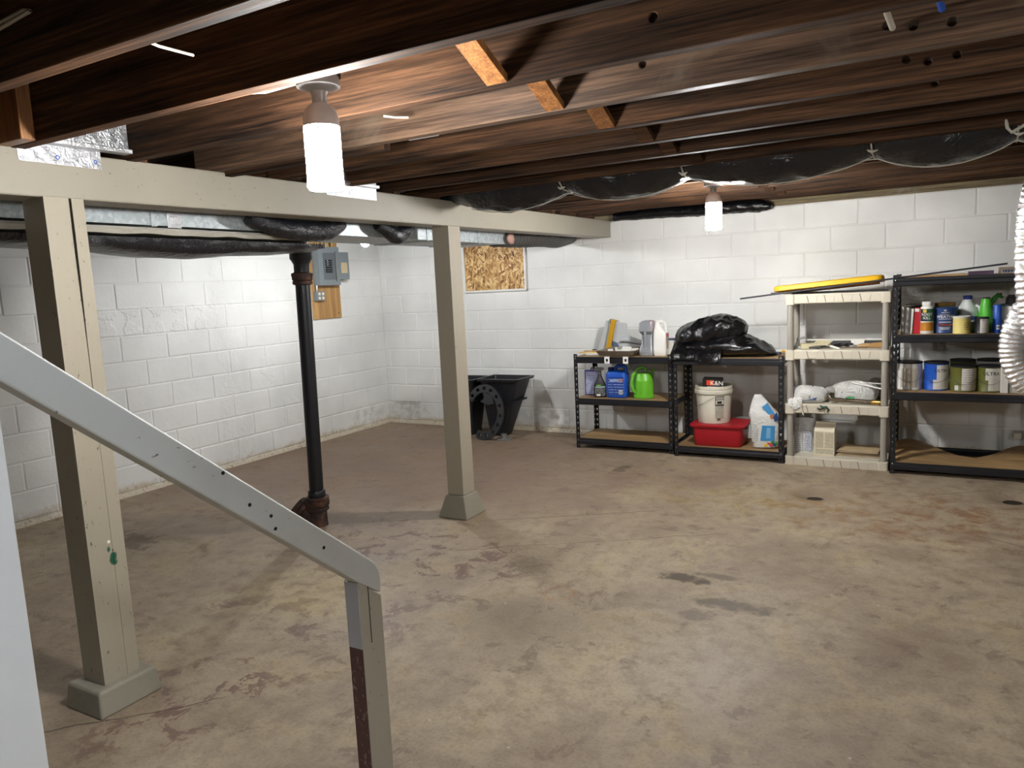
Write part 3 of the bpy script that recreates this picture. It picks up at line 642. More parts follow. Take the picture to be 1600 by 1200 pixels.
# ------------------------------------------------------------------ electrical panel on the left wall
def panel():
    b = tag(MB().box(.004, -1.115, 1.262, .024, -.705, 2.06).build('plywood_board', M_PLY, bevel=.002), 'plywood backing board screwed to the wall under the electrical panel', 'board')
    MB().lathe([(.001, 0), (.006, 0), (.006, .002), (.001, .003)], 10, M=Matrix.Translation((.024, -.75, 1.31)) @ Matrix.Rotation(PI/2, 4, 'Y')).build('screw', M_DARK, b)
    r = thing('electrical_panel', 'grey steel breaker panel with its door swung open above the plywood', 'electrical panel', (.0255, -.94, 1.605))
    MB().box(0, -.147, 0, .088, .150, .383).build('panel_box', M_PANEL, r, bevel=.003)
    MB().box(.088, -.152, -.003, .094, .155, .386).build('cover', M_PANEL, r, bevel=.002)
    d = MB().box(.094, -.085, .055, .099, .085, .325).build('breaker_plate', plain('panel_dark_trim', S(96, 103, 107), .45), r, bevel=.002)
    me = MB().box(0, 0, 0, .010, .040, .016).mesh('breaker', M_INK)
    for i in range(6):
        for j in (0, 1): link('breaker', me, d, (.099, -.062+.052*j, .125+.023*i), bevel=.002)
    tg = MB().box(0, 0, 0, .006, .010, .006).mesh('breaker_switch', M_PAPER)
    for (i, j) in ((3, 0), (4, 0), (5, 0)): link('breaker_switch', tg, d, (.108, -.046+.052*j, .130+.023*i))
    dr = MB().box(.094, .092, .055, .100, .290, .335).build('door', M_PANEL, r, bevel=.002)
    MB().box(.1002, .168, .12, .1008, .262, .228).build('circuit_label', plain('aged_label', S(222, 200, 160), .6, var=.2), dr)
    MB().box(.094, .086, .04, .108, .096, .34).build('hinge', M_STEEL, r)
    for i, (y, c) in enumerate(((-.11, 'y'), (-.09, 'y'), (-.045, 'w'), (-.02, 'y'), (.02, 'w'), (.035, 'y'), (.06, 'y'), (.085, 'k'), (.10, 'y'))):
        mt = {'y': plain('yellow_wire', S(222, 180, 92), .45), 'w': M_CABLE, 'k': M_INK}[c]
        MB().tube([(.045, y, .38), (.045, y+.004*(i % 3-1), .41), (.04, y+.018*(i % 3-1), .44), (.03, y+.03*(i % 2), .50)], .0055, 8).build('wire', mt, r, smooth=60)
    r = thing('outlet_box', 'small grey outlet box with four cream receptacles below the breaker panel', 'outlet', (.0255, -1.045, 1.450))
    MB().box(0, -.058, 0, .050, .058, .095).build('outlet_body', M_PANEL, r, bevel=.004)
    MB().cyl((.025, -.03, .095), (.025, -.03, .155), .014).build('conduit_nipple', M_STEEL, r, smooth=40)
    rc = MB().lathe([(.001, 0), (.015, 0), (.015, .005), (.012, .007), (.001, .007)], 16, M=Matrix.Rotation(PI/2, 4, 'Y')).mesh('receptacle', plain('cream_receptacle', S(226, 214, 184), .4), 40)
    for y in (-.026, .026):
        for z in (.026, .069): link('receptacle', rc, r, (.050, y, z))
panel()

# ------------------------------------------------------------------ ducts, wraps, foil
def duct():
    r = thing('metal_duct', 'long galvanized sheet metal duct running behind the beam', 'duct', (2.335, -4.0, 1.835))
    o = MB().box(-.23, -4.2, 0, .215, 2.45, .140).build('duct_body', M_GALV, r, bevel=.004)
    MB().box(.214, -4.2, .0, .2165, 2.45, .028).build('flange', M_GALV, r)
    for y in (-2.2, -.62, .30, 1.40, 2.05): MB().box(-.236, y-.014, -.006, .222, y+.014, .144).build('seam', M_GALV, r, bevel=.003)
    for y, w in ((-.52, .07), (1.47, .035)): MB().box(-.237, y-w/2, -.007, .219, y+w/2, .143).build('foil_tape_band', M_FOIL, r)
duct()
def wrapped(name, label, path, rad, n=20, seed=1, mat=None, amp=.14, squash=1.0, group=None, cat='duct', ribs=None, rib_amp=.05, spread=26):
    """a plastic wrapped flexible duct along a smooth path, crumpled by noise"""
    P = [Vector(p) for p in path]; pts = []; rr = []
    NS = spread
    for i in range(len(P)-1):
        p0, p1, p2, p3 = P[max(i-1, 0)], P[i], P[i+1], P[min(i+2, len(P)-1)]
        for j in range(NS):
            t = j/NS
            pts.append(.5*((2*p1)+(-p0+p2)*t+(2*p0-5*p1+4*p2-p3)*t*t+(-p0+3*p1-3*p2+p3)*t**3)); rr.append(i+t)
    pts.append(P[-1]); rr.append(len(P)-1)
    base = pts[0].copy(); mb = MB(); rings = []; up = Vector((0, 0, 1))
    for i, q in enumerate(pts):
        d = (pts[min(i+1, len(pts)-1)]-pts[max(i-1, 0)]).normalized()
        if abs(d.z) > .95: up = Vector((0, 1, 0))
        a = d.cross(up).normalized(); u = a.cross(d).normalized()
        k = rr[i]; i0 = int(k); rv = rad[i0]+(rad[min(i0+1, len(rad)-1)]-rad[i0])*(k-i0)
        if ribs: rv *= 1+rib_amp*math.sin(i/len(pts)*ribs*2*PI)
        ring = []
        for j in range(n):
            an = 2*PI*j/n; dr = a*math.cos(an)+u*math.sin(an)*squash; p = q+dr*rv
            p += dr*rv*amp*(mnoise.noise(p*9+Vector((seed, 0, 0)))*.6+wrinkle(p, 16, seed)*.35)
            ring.append(tuple(p-base))
        rings.append(ring)
    o = mb.loft(rings).build(name, mat or M_BLACKWRAP, None, tuple(base), smooth=70)
    return tag(o, label, cat, group)
wrapped('flexible_duct', 'bulging black wrapped flexible duct under the beam beside the soil pipe', [(2.617, -4.16, 1.885), (2.62, -3.98, 1.850), (2.62, -3.80, 1.838), (2.62, -3.63, 1.850), (2.617, -3.50, 1.89)], [.028, .048, .052, .050, .028], seed=3, spread=14)
wrapped('flexible_duct', 'small crumpled black duct wrap drooping below the beam left of the middle post', [(2.615, -3.20, 1.90), (2.62, -3.10, 1.862), (2.62, -3.02, 1.840), (2.62, -2.94, 1.87), (2.615, -2.86, 1.905)], [.028, .046, .047, .046, .028], seed=9, spread=12, amp=.22)
wrapped('flexible_duct', 'ribbed grey black flexible duct reaching the back wall past the window', [(2.40, -1.50, 1.905), (2.44, -1.15, 1.912), (2.47, -.75, 1.925), (2.44, -.40, 1.930), (2.40, -.03, 1.975)], [.075, .085, .085, .088, .085], seed=5, amp=.05, ribs=34, rib_amp=.06, mat=plain('dark_flex', S(70, 68, 66), .45, bump=.4, bscale=30), spread=30)
tag(blobmesh(20, 14, lambda a, p: (.022*math.cos(a)*math.cos(p)+.008*mnoise.noise(Vector((2*math.cos(a), 2*p, 1))), .055*math.sin(a)*math.cos(p)+.012*mnoise.noise(Vector((2*math.cos(a), 3*p, 5))), .04*math.sin(p)+.016*mnoise.noise(Vector((3*math.sin(a), 4*p, 2))))).build('insulation_tuft', plain('pink_insulation', S(176, 138, 126), .9, bump=.6, bscale=80), None, (2.59, -1.54, 1.875), smooth=70), 'tuft of pink insulation at the far end of the metal duct', 'insulation')
def duct_blanket():
    mb = MB(); rings = []; N = 60
    for i in range(N+1):
        y = -6.6+2.9*i/N
        a = .004*mnoise.noise(Vector((y*7, 0, 0)))
        rings.append([(2.12, y, 1.824), (2.550+.5*a, y, 1.825), (2.556, y, 1.815+a), (2.545, y, 1.797+a*2), (2.36, y, 1.788+a), (2.12, y, 1.798)])
    tag(mb.loft(rings).build('insulation_blanket', plain('grey_insulation_facing', S(196, 192, 180), .7, bump=.6, bscale=45, var=.12), smooth=40), 'pale crinkled insulation blanket under the metal duct', 'insulation')
    mb = MB(); rings = []; N = 90
    for i in range(N+1):
        t = i/N; y = -5.6+2.02*t
        sag = .052*math.exp(-((y+4.42)/.42)**2)+.020*math.exp(-((y+3.85)/.22)**2)+.010*math.exp(-((y+5.2)/.3)**2)
        z = 1.770
        w = lambda x: .006*mnoise.noise(Vector((x*9, y*8, 4)))+.004*wrinkle((x, y*.5, 0), 9, 2)
        sec = [(2.55, z+.012), (2.545, z-.010-sag*.25), (2.52, z-.014-sag*.75+w(2.52)), (2.42, z-.018-sag*1.0+w(2.42)), (2.30, z-.016-sag*.9+w(2.30)), (2.18, z-.010-sag*.4), (2.15, z+.012)]
        rings.append([(x, y, zz) for x, zz in sec])
    tag(mb.loft(rings, close=True).build('plastic_sheet', M_BLACKWRAP, smooth=60), 'black plastic sheet sagging beneath the duct between the near post and the soil pipe', 'plastic sheet')
duct_blanket()
# foil faced boards closing two joist bays above the beam
def foil_board(y0, y1, zt, zb, name_label, proud, flap):
    r = thing('foil_duct_board', name_label, 'duct board', (2.83, y0, zb), 0)
    w = y1-y0
    MB().box(-.02+proud, .0, .028, .006+proud, w, zt-zb).build('foil_panel', M_FOILINK, r, bevel=.002)
    MB().box(-.02+proud, .0, .010, .010+proud+.018, w, .026).build('lower_lip', M_FOIL, r, bevel=.002)
    MB().box(.0012, .0-.03 if flap else 0, -.052, .003, w-.10 if flap else w, .012).build('tape_flap', M_FOILINK, r)
    if flap:
        for y in (.10, .235): MB().lathe([(.0045, 0), (.0075, 0), (.0075, .001), (.0045, .001), (.0045, 0)], 14, caps=False, M=Matrix.Translation((.003, y, -.028)) @ Matrix.Rotation(PI/2, 4, 'Y')).build('printed_ring', M_BLUE, r)
foil_board(JY[2]+JT+.002, JY[3]-.002, zj(JY[3])+.19, 2.046, 'foil faced duct board taped over the beam at the near end', .02, True)
foil_board(-3.84, -3.45, 2.12, 2.052, 'small foil taped duct board on the beam behind the near lamp', .0, False)

# large black insulated duct slung under the joists, held up by cords
def slung_duct():
    ties = [2.85, 3.62, 4.33, 5.23, 5.80, 6.7, 7.6]
    yc = JY[8]+.235; zz = 2.155; pts = []
    mb = MB(); rings = []; N = 260; x0, x1 = 2.72, 7.6
    base = Vector((2.72, yc, zz))
    def sag(x):
        for a, b in zip(ties[:-1], ties[1:]):
            if a <= x <= b: return math.sin(PI*(x-a)/(b-a))
        return 0
    n = 26
    for i in range(N+1):
        x = x0+(x1-x0)*i/N; s = sag(max(x, 2.85)); ring = []
        drop = .115+.072*(s**.8)
        for j in range(n):
            a = 2*PI*j/n; cy, sz = math.cos(a), math.sin(a)
            p = Vector((x, yc+cy*(.155+.01*s), zz+(sz*.055 if sz > 0 else sz*drop)))
            p += Vector((0, cy, sz))*(.010*wrinkle((p.x*1.0, p.y*3, p.z*3), 7, 4)+.008*mnoise.noise(p*11))*(.5+s)
            ring.append(tuple(p-base))
        rings.append(ring)
    o = tag(mb.loft(rings).build('insulated_duct', mat_bag('glossy_black_duct_jacket', S(20, 22, 28), .2, 6, .5), None, tuple(base), smooth=60), 'large black plastic jacketed duct slung in sagging loops under the joists', 'duct')
    for k, x in enumerate(ties[1:-1]):
        MB().tube([(x-2.72, -.17, .03), (x-2.72-.004, -.155, -.06), (x-2.72, -.09, -.112), (x-2.72+.004, .02, -.122), (x-2.72, .13, -.10), (x-2.72, .17, .03)], .004, 8).build('tie_cord', M_CABLE, o, smooth=60)
        MB().tube([(x-2.72-.02, -.12, -.10), (x-2.72, -.13, -.112), (x-2.72+.025, -.12, -.104)], [.003, .008, .003], 8).build('knot', M_CABLE, o, smooth=60)
    mb = MB(); mb.tube([(x-2.72, -.03, -.115-.078*sag(x)**.8-.006) for x in [2.95+i*.05 for i in range(60)]], .0028, 6)  # thin white line standing in for the glint along the jacket's sagging edge
    mb.build('edge_glint', M_CABLE, o, smooth=60)
slung_duct()
tag(MB().tube([(4.55+i*.06, JY[9]+.015-.001*i, zj(JY[9])-.012-.022*math.sin(PI*min(1, i/12))) for i in range(13)], .006, 8).build('red_cable', plain('red_cable_sheath', S(120, 30, 32), .4), smooth=60), 'dark red cable under the joists behind the slung duct', 'cable')
wrapped('plastic_bundle', 'black plastic bundle stuffed along the top of the back wall behind the far lamp', [(2.9, -.10, 2.095), (3.3, -.10, 2.095), (3.7, -.10, 2.085), (4.0, -.11, 2.085), (4.22, -.11, 2.075), (4.31, -.12, 2.06)], [.035, .045, .048, .05, .05, .018], seed=12, amp=.3, mat=M_BAG, cat='bundle', spread=24)

# loose cables and little fittings on the joists
def cable(label, path, r=.0055, mat=None, name='cable', cat='cable'):
    P = [Vector(p) for p in path]; b = P[0]
    return tag(MB().tube([tuple(p-b) for p in P], r, 8).build(name, mat or M_CABLE, None, tuple(b), smooth=60), label, cat)
cable('white cable reaching the near lamp from the left', [(3.70, -5.245, 2.072), (3.78, -5.20, 2.070), (3.86, -5.165, 2.068), (3.955, -5.14, 2.080)], .0045)
cable('thin white cable end between the two nearest joists', [(3.985, -5.66, 2.075), (3.955, -5.60, 2.078), (3.925, -5.54, 2.085), (3.89, -5.42, 2.10)], .0036)
cable('pair of dim cables against the nearest joist at the top left', [(3.45, -5.735, 2.135), (3.6, -5.731, 2.140), (3.74, -5.730, 2.148), (3.765, -5.730, 2.142), (3.6, -5.732, 2.126), (3.45, -5.735, 2.122)], .0045)
cable('short white cable behind the bulb of the near lamp', [(3.82, -4.60, 2.105), (3.85, -4.575, 2.10), (3.89, -4.55, 2.098)], .004)
tag(MB().box(0, 0, 0, .135, .05, .010).build('junction_cover', plain('pale_steel', S(206, 210, 212), .4), None, (3.775, JY[4]+.055, zj(JY[4])+.012), bevel=.003), 'flat pale metal cover plate under the joists right of the near lamp', 'cover plate')
cable('white pipe stub poking through the joist at the top right', [(5.372, -4.70, 2.115), (5.378, -4.60, 2.108), (5.385, -4.515, 2.10)], .008)
cable('blue pipe end between joists at the top right edge', [(5.475, -4.76, 2.13), (5.485, -4.66, 2.105), (5.492, -4.61, 2.095)], .008, M_BLUE)
cable('frayed white cord loop hanging at the right end of the slung duct', [(5.74, -2.86, 2.12), (5.75, -2.88, 2.06), (5.765, -2.88, 2.04), (5.80, -2.87, 2.06), (5.85, -2.86, 2.10)], .007)

# foil dryer hose at the right edge
def hose(name, label, path, rad, ribs):
    P = [Vector(p) for p in path]; pts = []
    for i in range(len(P)-1):
        p0, p1, p2, p3 = P[max(i-1, 0)], P[i], P[i+1], P[min(i+2, len(P)-1)]
        for j in range(40):
            t = j/40; pts.append(.5*((2*p1)+(-p0+p2)*t+(2*p0-5*p1+4*p2-p3)*t*t+(-p0+3*p1-3*p2+p3)*t**3))
    b = pts[0]; mb = MB(); rings = []; prev = Vector((0, 1, 0)); N = len(pts)
    for i, q in enumerate(pts):
        d = (pts[min(i+1, N-1)]-pts[max(i-1, 0)]).normalized(); a = d.cross(prev).normalized(); u = a.cross(d).normalized(); prev = u
        rr = rad*(1+.055*math.sin(i/N*ribs*2*PI)); ring = []
        for j in range(28):
            an = 2*PI*j/28; dr = a*math.cos(an)+u*math.sin(an); ring.append(tuple(q-b+dr*rr*(1+.03*mnoise.noise(Vector((j*1.3, i*.9, 3))))))
        rings.append(ring)
    return tag(mb.loft(rings).build(name, M_HOSE, None, tuple(b), smooth=80), label, 'hose')
hose('foil_hose', 'silver foil dryer hose hanging down and looping at the right edge', [(6.9, -2.25, 1.97), (6.35, -2.25, 1.975), (6.10, -2.25, 1.985), (5.955, -2.25, 1.92), (5.912, -2.25, 1.76), (5.906, -2.25, 1.55), (5.92, -2.25, 1.33), (5.955, -2.25, 1.15), (6.03, -2.25, 1.00), (6.18, -2.20, .93), (6.30, -2.14, 1.05), (6.28, -2.10, 1.25), (6.12, -2.09, 1.38), (5.97, -2.09, 1.33), (5.885, -2.09, 1.18), (5.868, -2.09, 1.03), (5.925, -2.09, .885), (6.05, -2.09, .835), (6.4, -2.09, .82)], .063, 120)

# ------------------------------------------------------------------ shelving
def slotted_flange(mb, w, h, axis, pitch=.0508, hw=.0075, z0=.0):
    """a steel flange with a column of keyhole slots; axis 0 = lies along x, 1 = along y"""
    t = .0022
    P = lambda u, d, z: (u, d, z) if axis == 0 else (d, u, z)
    cu = abs(w)/2; sg = 1 if w > 0 else -1
    def bx(u0, u1, za, zb):
        a = P(sg*u0, 0, za); b = P(sg*u1, t, zb)
        mb.box(min(a[0], b[0]), min(a[1], b[1]), za, max(a[0], b[0]), max(a[1], b[1]), zb)
    bx(0, cu-hw, 0, h); bx(cu+hw, abs(w), 0, h)
    z = .0; n = int(h/pitch)
    last = 0
    for i in range(n+1):
        a = .018+i*pitch; b = a+.022
        if b > h-.006: break
        bx(cu-hw, cu+hw, last, a)
        # narrow lower half of the keyhole
        bx(cu-hw, cu-hw*.45, a, a+.010); bx(cu+hw*.45, cu+hw, a, a+.010)
        last = b
    bx(cu-hw, cu+hw, last, h)
def rivet_shelf(label, x0, x1, yf, yb, h, levels, deck_skip=(), pw=.036):
    r = thing('metal_shelf', label, 'shelf', (x0, yf, 0), 0, 'black boltless metal shelves')
    W_, D = x1-x0, yb-yf
    for (px, py, sx, sy) in ((0, 0, 1, 1), (W_, 0, -1, 1), (0, D, 1, -1), (W_, D, -1, -1)):
        mb = MB(); slotted_flange(mb, sx*pw, h, 0); slotted_flange(mb, sy*pw, h, 1)
        if sx < 0 or sy < 0:
            pass
        mb.build('post', M_BLKMET, r, (px, py, 0))
    for k, z in enumerate(levels):
        for (ya, yo) in ((.004, 1), (D-.004, -1)):
            mb = MB()
            mb.prism([(.004, ya, z), (.004, ya-yo*.006, z), (.004, ya-yo*.006, z-.020), (.004, ya-yo*.014, z-.026), (.004, ya-yo*.014, z-.052), (.004, ya-yo*.004, z-.058), (.004, ya+yo*.010, z-.052), (.004, ya+yo*.022, z-.016), (.004, ya+yo*.022, z-.012)], (W_-.008, 0, 0))
            mb.build('shelf_rail', M_BLKMET, r, bevel=.0015)
        for (xa, xo) in ((.004, 1), (W_-.004, -1)):
            MB().box(min(xa, xa+xo*.012), .004, z-.05, max(xa, xa+xo*.012), D-.004, z).build('shelf_rail', M_BLKMET, r, bevel=.003)
        if k not in deck_skip: MB().box(.014, .010, z-.014, W_-.014, D-.010, z-.001).build('shelf_board', M_PARTICLE, r)
        for px in (pw/2, W_-pw/2):
            for dz in (-.014, -.046): MB().lathe([(.001, 0), (.006, 0), (.005, .003), (.001, .004)], 8, M=Matrix.Translation((px, -.001, z+dz)) @ Matrix.Rotation(PI/2, 4, 'X')).build('rivet', M_STEEL, r)
    return r
S1 = (2.672, 3.585, -.615, -.155); S2 = (3.607, 4.492, -.662, -.205); S3 = (5.250, 6.165, -.725, -.115)
LV1 = (.095, .462, .842); LV2 = (.092, .840); LV3 = (.088, .608, 1.024, 1.428)
rivet_shelf('low black metal shelf with watering can, leftmost of the shelving row', *S1, .866, LV1)
rivet_shelf('low black metal shelf holding the black bag, bucket and red bin', *S2, .862, LV2)
BS = rivet_shelf('tall black metal shelf of paint cans at the right end', *S3, 1.452, LV3, deck_skip=(0,))
# its bottom board is a warped offcut with a notch in the back edge
def warped_board():
    N = 60; top = []; mb = MB(); rings = []
    W_ = S3[1]-S3[0]-.03; D = S3[3]-S3[2]-.02
    for i in range(N+1):
        u = i/N; x = .015+W_*u
        notch = max(0, 1-abs(u-.60)/.40)**1.2*.30
        z = .012*math.sin(u*9)+.006*math.sin(u*23)
        zb = .052*math.exp(-((u-.12)/.16)**2)+.048*math.exp(-((u-.95)/.18)**2)
        y1 = D-notch
        rings.append([(x, .01, .078), (x, .01, .090), (x, y1*.5, .090+zb*.5+z*.3), (x, y1, .090+zb+z*.5), (x, y1, .080+zb+z*.5), (x, y1*.5, .080+zb*.5+z*.3)])
    mb.loft(rings).build('shelf_board', M_PARTICLE, BS, smooth=50)
warped_board()
def plastic_shelf():
    x0, x1, yf, yb = 4.512, 5.234, -.665, -.290
    r = thing('plastic_shelf', 'cream and grey plastic shelving unit between the black metal shelves', 'shelf', (x0, yf, 0))
    W_, D = x1-x0, yb-yf; lv = (.066, .488, .910, 1.338); hh = .074
    for k, z in enumerate(lv):
        d = MB().box(.0, .0, z-hh, W_, D, z).build('shelf_deck', M_CREAM, r, bevel=.008)
        for i in range(4):
            a = .155+i*.122
            MB().prism([(a, -.0005, z-.012), (a+.075, -.0005, z-.012), (a+.062, -.0005, z-hh+.006), (a+.018, -.0005, z-hh+.006)], (0, -.003, 0)).build('skirt_panel', M_CREAM, d, bevel=.0015)
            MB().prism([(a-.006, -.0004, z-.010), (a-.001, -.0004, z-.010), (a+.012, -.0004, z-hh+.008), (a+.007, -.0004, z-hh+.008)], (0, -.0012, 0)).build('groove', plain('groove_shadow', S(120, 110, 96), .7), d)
        for (px) in (.0, W_-.058): MB().rrect([(z-hh-.006, .033, .033, .012), (z-.002, .034, .034, .012), (z+.0, .032, .032, .012)]).build('corner_socket', M_CREAM, r, (px+.029, .026, 0), smooth=40)
    for k in range(3):
        for (px, py) in ((.029, .028), (W_-.029, .028), (.029, D-.03), (W_-.029, D-.03)):
            MB().cyl((px, py, lv[k]), (px, py, lv[k+1]-hh), .024, n=20).build('leg', M_GREYRES, r, smooth=40)
plastic_shelf()

# ------------------------------------------------------------------ things on the first low shelf
ZT = .842
def small(name, label, cat, mb, mat, loc, rz=0, smooth=35, bevel=0, group=None):
    return tag(mb.build(name, mat, None, loc, (0, 0, rz), smooth=smooth, bevel=bevel), label, cat, group)
def foam_tool():
    r = thing('foam_applicator', 'grey plastic tool with a yellow foam strip leaning against the back wall', 'tool', (2.86, -.20, ZT))
    M = Matrix.Rotation(.22, 4, 'Y')
    MB().box(-.030, -.05, 0, .016, -.005, .315, M).build('foam_strip', plain('yellow_foam', S(196, 150, 24), .85, bump=.5, bscale=90), r, bevel=.004)
    MB().prism([(.016, -.03, .02), (.016, -.03, .31), (.050, -.03, .318), (.060, -.03, .29), (.175, -.03, .275), (.19, -.03, .20), (.22, -.03, .15), (.33, -.03, .11), (.33, -.03, .05), (.14, -.03, .05), (.10, -.03, .02)], (0, .025, 0)).build('tool_plate', plain('light_grey_plastic', S(190, 193, 194), .4), r, bevel=.006)
    MB().tube([(.11, -.035, .10), (.14, -.045, .125), (.20, -.045, .122), (.34, -.045, .095)], [.012, .022, .024, .020], 14).build('handle', MATS['light_grey_plastic'], r, smooth=50)
    MB().box(.02, -.035, .27, .05, -.03, .315).build('blue_clip', plain('slate_blue', S(92, 104, 128), .4), r, bevel=.002)
    MB().prism([(.06, -.036, .02), (.02, -.036, .10), (.04, -.036, .115), (.09, -.036, .09), (.12, -.036, .03)], (0, .006, 0)).build('blue_clip', MATS['slate_blue'], r)
    MB().prism([(-.13, .012, .0), (-.035, .012, .30), (.10, .012, .30), (.10, .012, 0)], (0, .006, 0)).build('back_plate', MATS['light_grey_plastic'], r)
foam_tool()
small('paint_stick', 'thin pale wooden slat with a yellow end on the left shelf top', 'stick', MB().box(-.17, -.018, 0, .13, .018, .010), M_WOOD, (2.83, -.33, ZT+.022), .12, None, .002)
o = small('yellow_pencil', 'yellow pencil sticking out past the left end of the shelf', 'pencil', MB().tube([(-.10, 0, .005), (.16, 0, .005)], .005, 8), M_YEL, (2.74, -.42, ZT+.016), .05)
small('white_carton', 'flat white carton on the left shelf top under the slat', 'carton', MB().box(-.085, -.06, 0, .085, .06, .020), M_PAPER, (2.81, -.40, ZT), .05, None, .002)
def tray():
    r = thing('paint_tray', 'old metal paint roller tray with crumpled receipts', 'tray', (3.075, -.49, ZT+.006))
    M = plain('dull_tray_metal', S(150, 138, 120), .4, .7, var=.25)
    rim = [(-.19, -.10), (.165, -.10), (.19, .12), (-.10, .12)]
    fl = [(-.165, -.085), (.145, -.085), (.16, .10), (-.08, .10)]
    mb = MB()
    zs = lambda x, b: .035 if b else .006
    top = [(x, y, .045+max(0, y)*.15) for x, y in rim]; bot = [(x, y, .004) for x, y in fl]
    top2 = [(x*1.03, y*1.04, z) for x, y, z in top]; bot2 = [(x, y, 0) for x, y, z in bot]
    mb.loft([top2, top, bot], caps=False); mb.loft([top2, bot2], caps=False); mb.add(bot, [(0, 1, 2, 3)]); mb.add(bot2, [(3, 2, 1, 0)])
    mb.build('tray_body', M, r)
    for i, (x, y, z, a, b, w, h) in enumerate(((.0, .0, .045, .5, .3, .09, .06), (.07, -.04, .045, -.4, .5, .11, .07), (.13, -.02, .05, .2, -.3, .09, .055), (-.08, -.02, .035, .9, .2, .05, .05))):
        m = Matrix.Translation((x, y, z)) @ Matrix.Rotation(a, 4, 'Z') @ Matrix.Rotation(b+.6, 4, 'X')
        MB().box(-w/2, -h/2, 0, w/2, h/2, .0012, m).build('receipt', M_PAPER, r)
    m = Matrix.Translation((.005, -.012, .062)) @ Matrix.Rotation(.5, 4, 'Z') @ Matrix.Rotation(.95, 4, 'X')
    for k in range(7): MB().box(-.025+k*.007, -.012, 0, -.022+k*.007+.001*(k % 2), .012, .0016, m).build('barcode_bar', M_INK, r)
tray()
def grey_jug():
    r = thing('grey_jug', 'silver grey oil jug with moulded grip on the left shelf top', 'jug', (3.325, -.48, ZT))
    MB().rrect([(0, .058, .045, .016), (.010, .064, .050, .018), (.055, .064, .050, .018), (.10, .050, .032, .014, 0, .014), (.185, .048, .028, .012, 0, .018), (.215, .060, .046, .014), (.285, .062, .046, .014), (.305, .048, .040, .014, .01, .0), (.312, .030, .030, .014, .014, 0)]).build('jug_body', M_TINGREY, r, smooth=40)
    MB().tube([(-.004, -.036, .075), (-.004, -.038, .11), (-.004, -.038, .18), (-.004, -.036, .225)], .013, 12).build('grip', M_TINGREY, r, smooth=50)
    MB().prism([(.030, -.044, .235), (.064, -.030, .225), (.064, -.030, .300), (.040, -.044, .308)], (.002, -.003, 0)).build('red_label', plain('red_white_label', S(206, 150, 150), .5, var=.3), r)
    MB().prism([(-.03, -.0505, .012), (.03, -.0505, .012), (.0, -.040, .085)], (0, .006, 0)).build('facet', plain('bright_silver', S(196, 198, 202), .3, .2), r)
grey_jug()
def white_jug():
    r = thing('white_jug', 'white plastic jug with side handle and pink label', 'jug', (3.445, -.47, ZT))
    MB().rrect([(0, .052, .04, .02), (.01, .060, .046, .022), (.06, .060, .046, .022), (.13, .058, .044, .02), (.20, .056, .042, .02), (.225, .040, .036, .02, -.016, 0), (.26, .026, .026, .018, -.026, 0), (.29, .020, .020, .018, -.026, 0)]).build('jug_body', M_WHITE, r, smooth=45)
    MB().tube([(-.012, 0, .285), (.012, 0, .300), (.034, 0, .285), (.046, 0, .25), (.050, 0, .20)], [.014, .014, .014, .013, .014], 12).build('handle', M_WHITE, r, smooth=50)
    MB().lathe([(.001, 0), (.02, 0), (.02, .018), (.018, .02), (.001, .02)], 16, c=(-.026, 0, .288)).build('jug_cap', M_WHITE, r, smooth=40)
    MB().box(.0605, -.034, .06, .0615, .034, .165).build('label', mat_text_label('tan_fine_print', S(186, 172, 150), S(110, 92, 80)), r)
    MB().box(.0605, -.034, .165, .0617, .034, .195).build('label_band', plain('pink_red', S(196, 90, 96), .5), r)
white_jug()
o = thing('plastic_tub', 'small off white tub with a blue lid on the shelf top beside the black bag', 'tub', (3.535, -.40, ZT))
MB().lathe([(.001, 0), (.050, 0), (.053, .01), (.055, .125), (.057, .128), (.057, .132), (.001, .132)], 28).build('tub_body', M_WHITE, o, smooth=40)
MB().lathe([(.001, .132), (.059, .132), (.059, .142), (.055, .144), (.001, .143)], 28).build('lid', plain('dark_blue_lid', S(50, 58, 110), .4), o, smooth=40)
for i, x in enumerate((3.003, 3.177)):
    r = thing('shelf_clip', ('white metal clip under the middle of the paint tray on the shelf edge', 'white metal clip on the shelf edge left of the grey jug')[i], 'clip', (x, -.6325, .785), 0, 'white clips on the shelf edge')
    mb = MB(); mb.box(-.024, -.003, 0, -.010, 0, .062); mb.box(.010, -.003, 0, .024, 0, .062); mb.box(-.010, -.003, 0, .010, 0, .018); mb.box(-.010, -.003, .042, .010, 0, .062)
    mb.build('clip_plate', M_WHITE, r)
    MB().box(-.024, -.003, .060, .024, .02, .0625).build('clip_hook', M_WHITE, r)
ZM = .462
def packet():
    r = thing('boxed_packet', 'lilac and white printed packet with dark blue edges on the middle shelf', 'packet', (2.765, -.40, ZM))
    MB().box(-.078, -.018, 0, .078, .018, .235).build('packet_body', plain('indigo_card', S(58, 54, 132), .5), r, bevel=.003)
    MB().box(-.066, -.0192, .012, .066, -.0175, .222).build('label', mat_text_label('lilac_fine_print', S(184, 188, 216), S(84, 84, 130), (1, 1, 55)), r)
    MB().tube([(-.02, 0, .235), (-.015, 0, .255), (.015, 0, .255), (.02, 0, .235)], .006, 8).build('handle', M_INK, r, smooth=50)
packet()
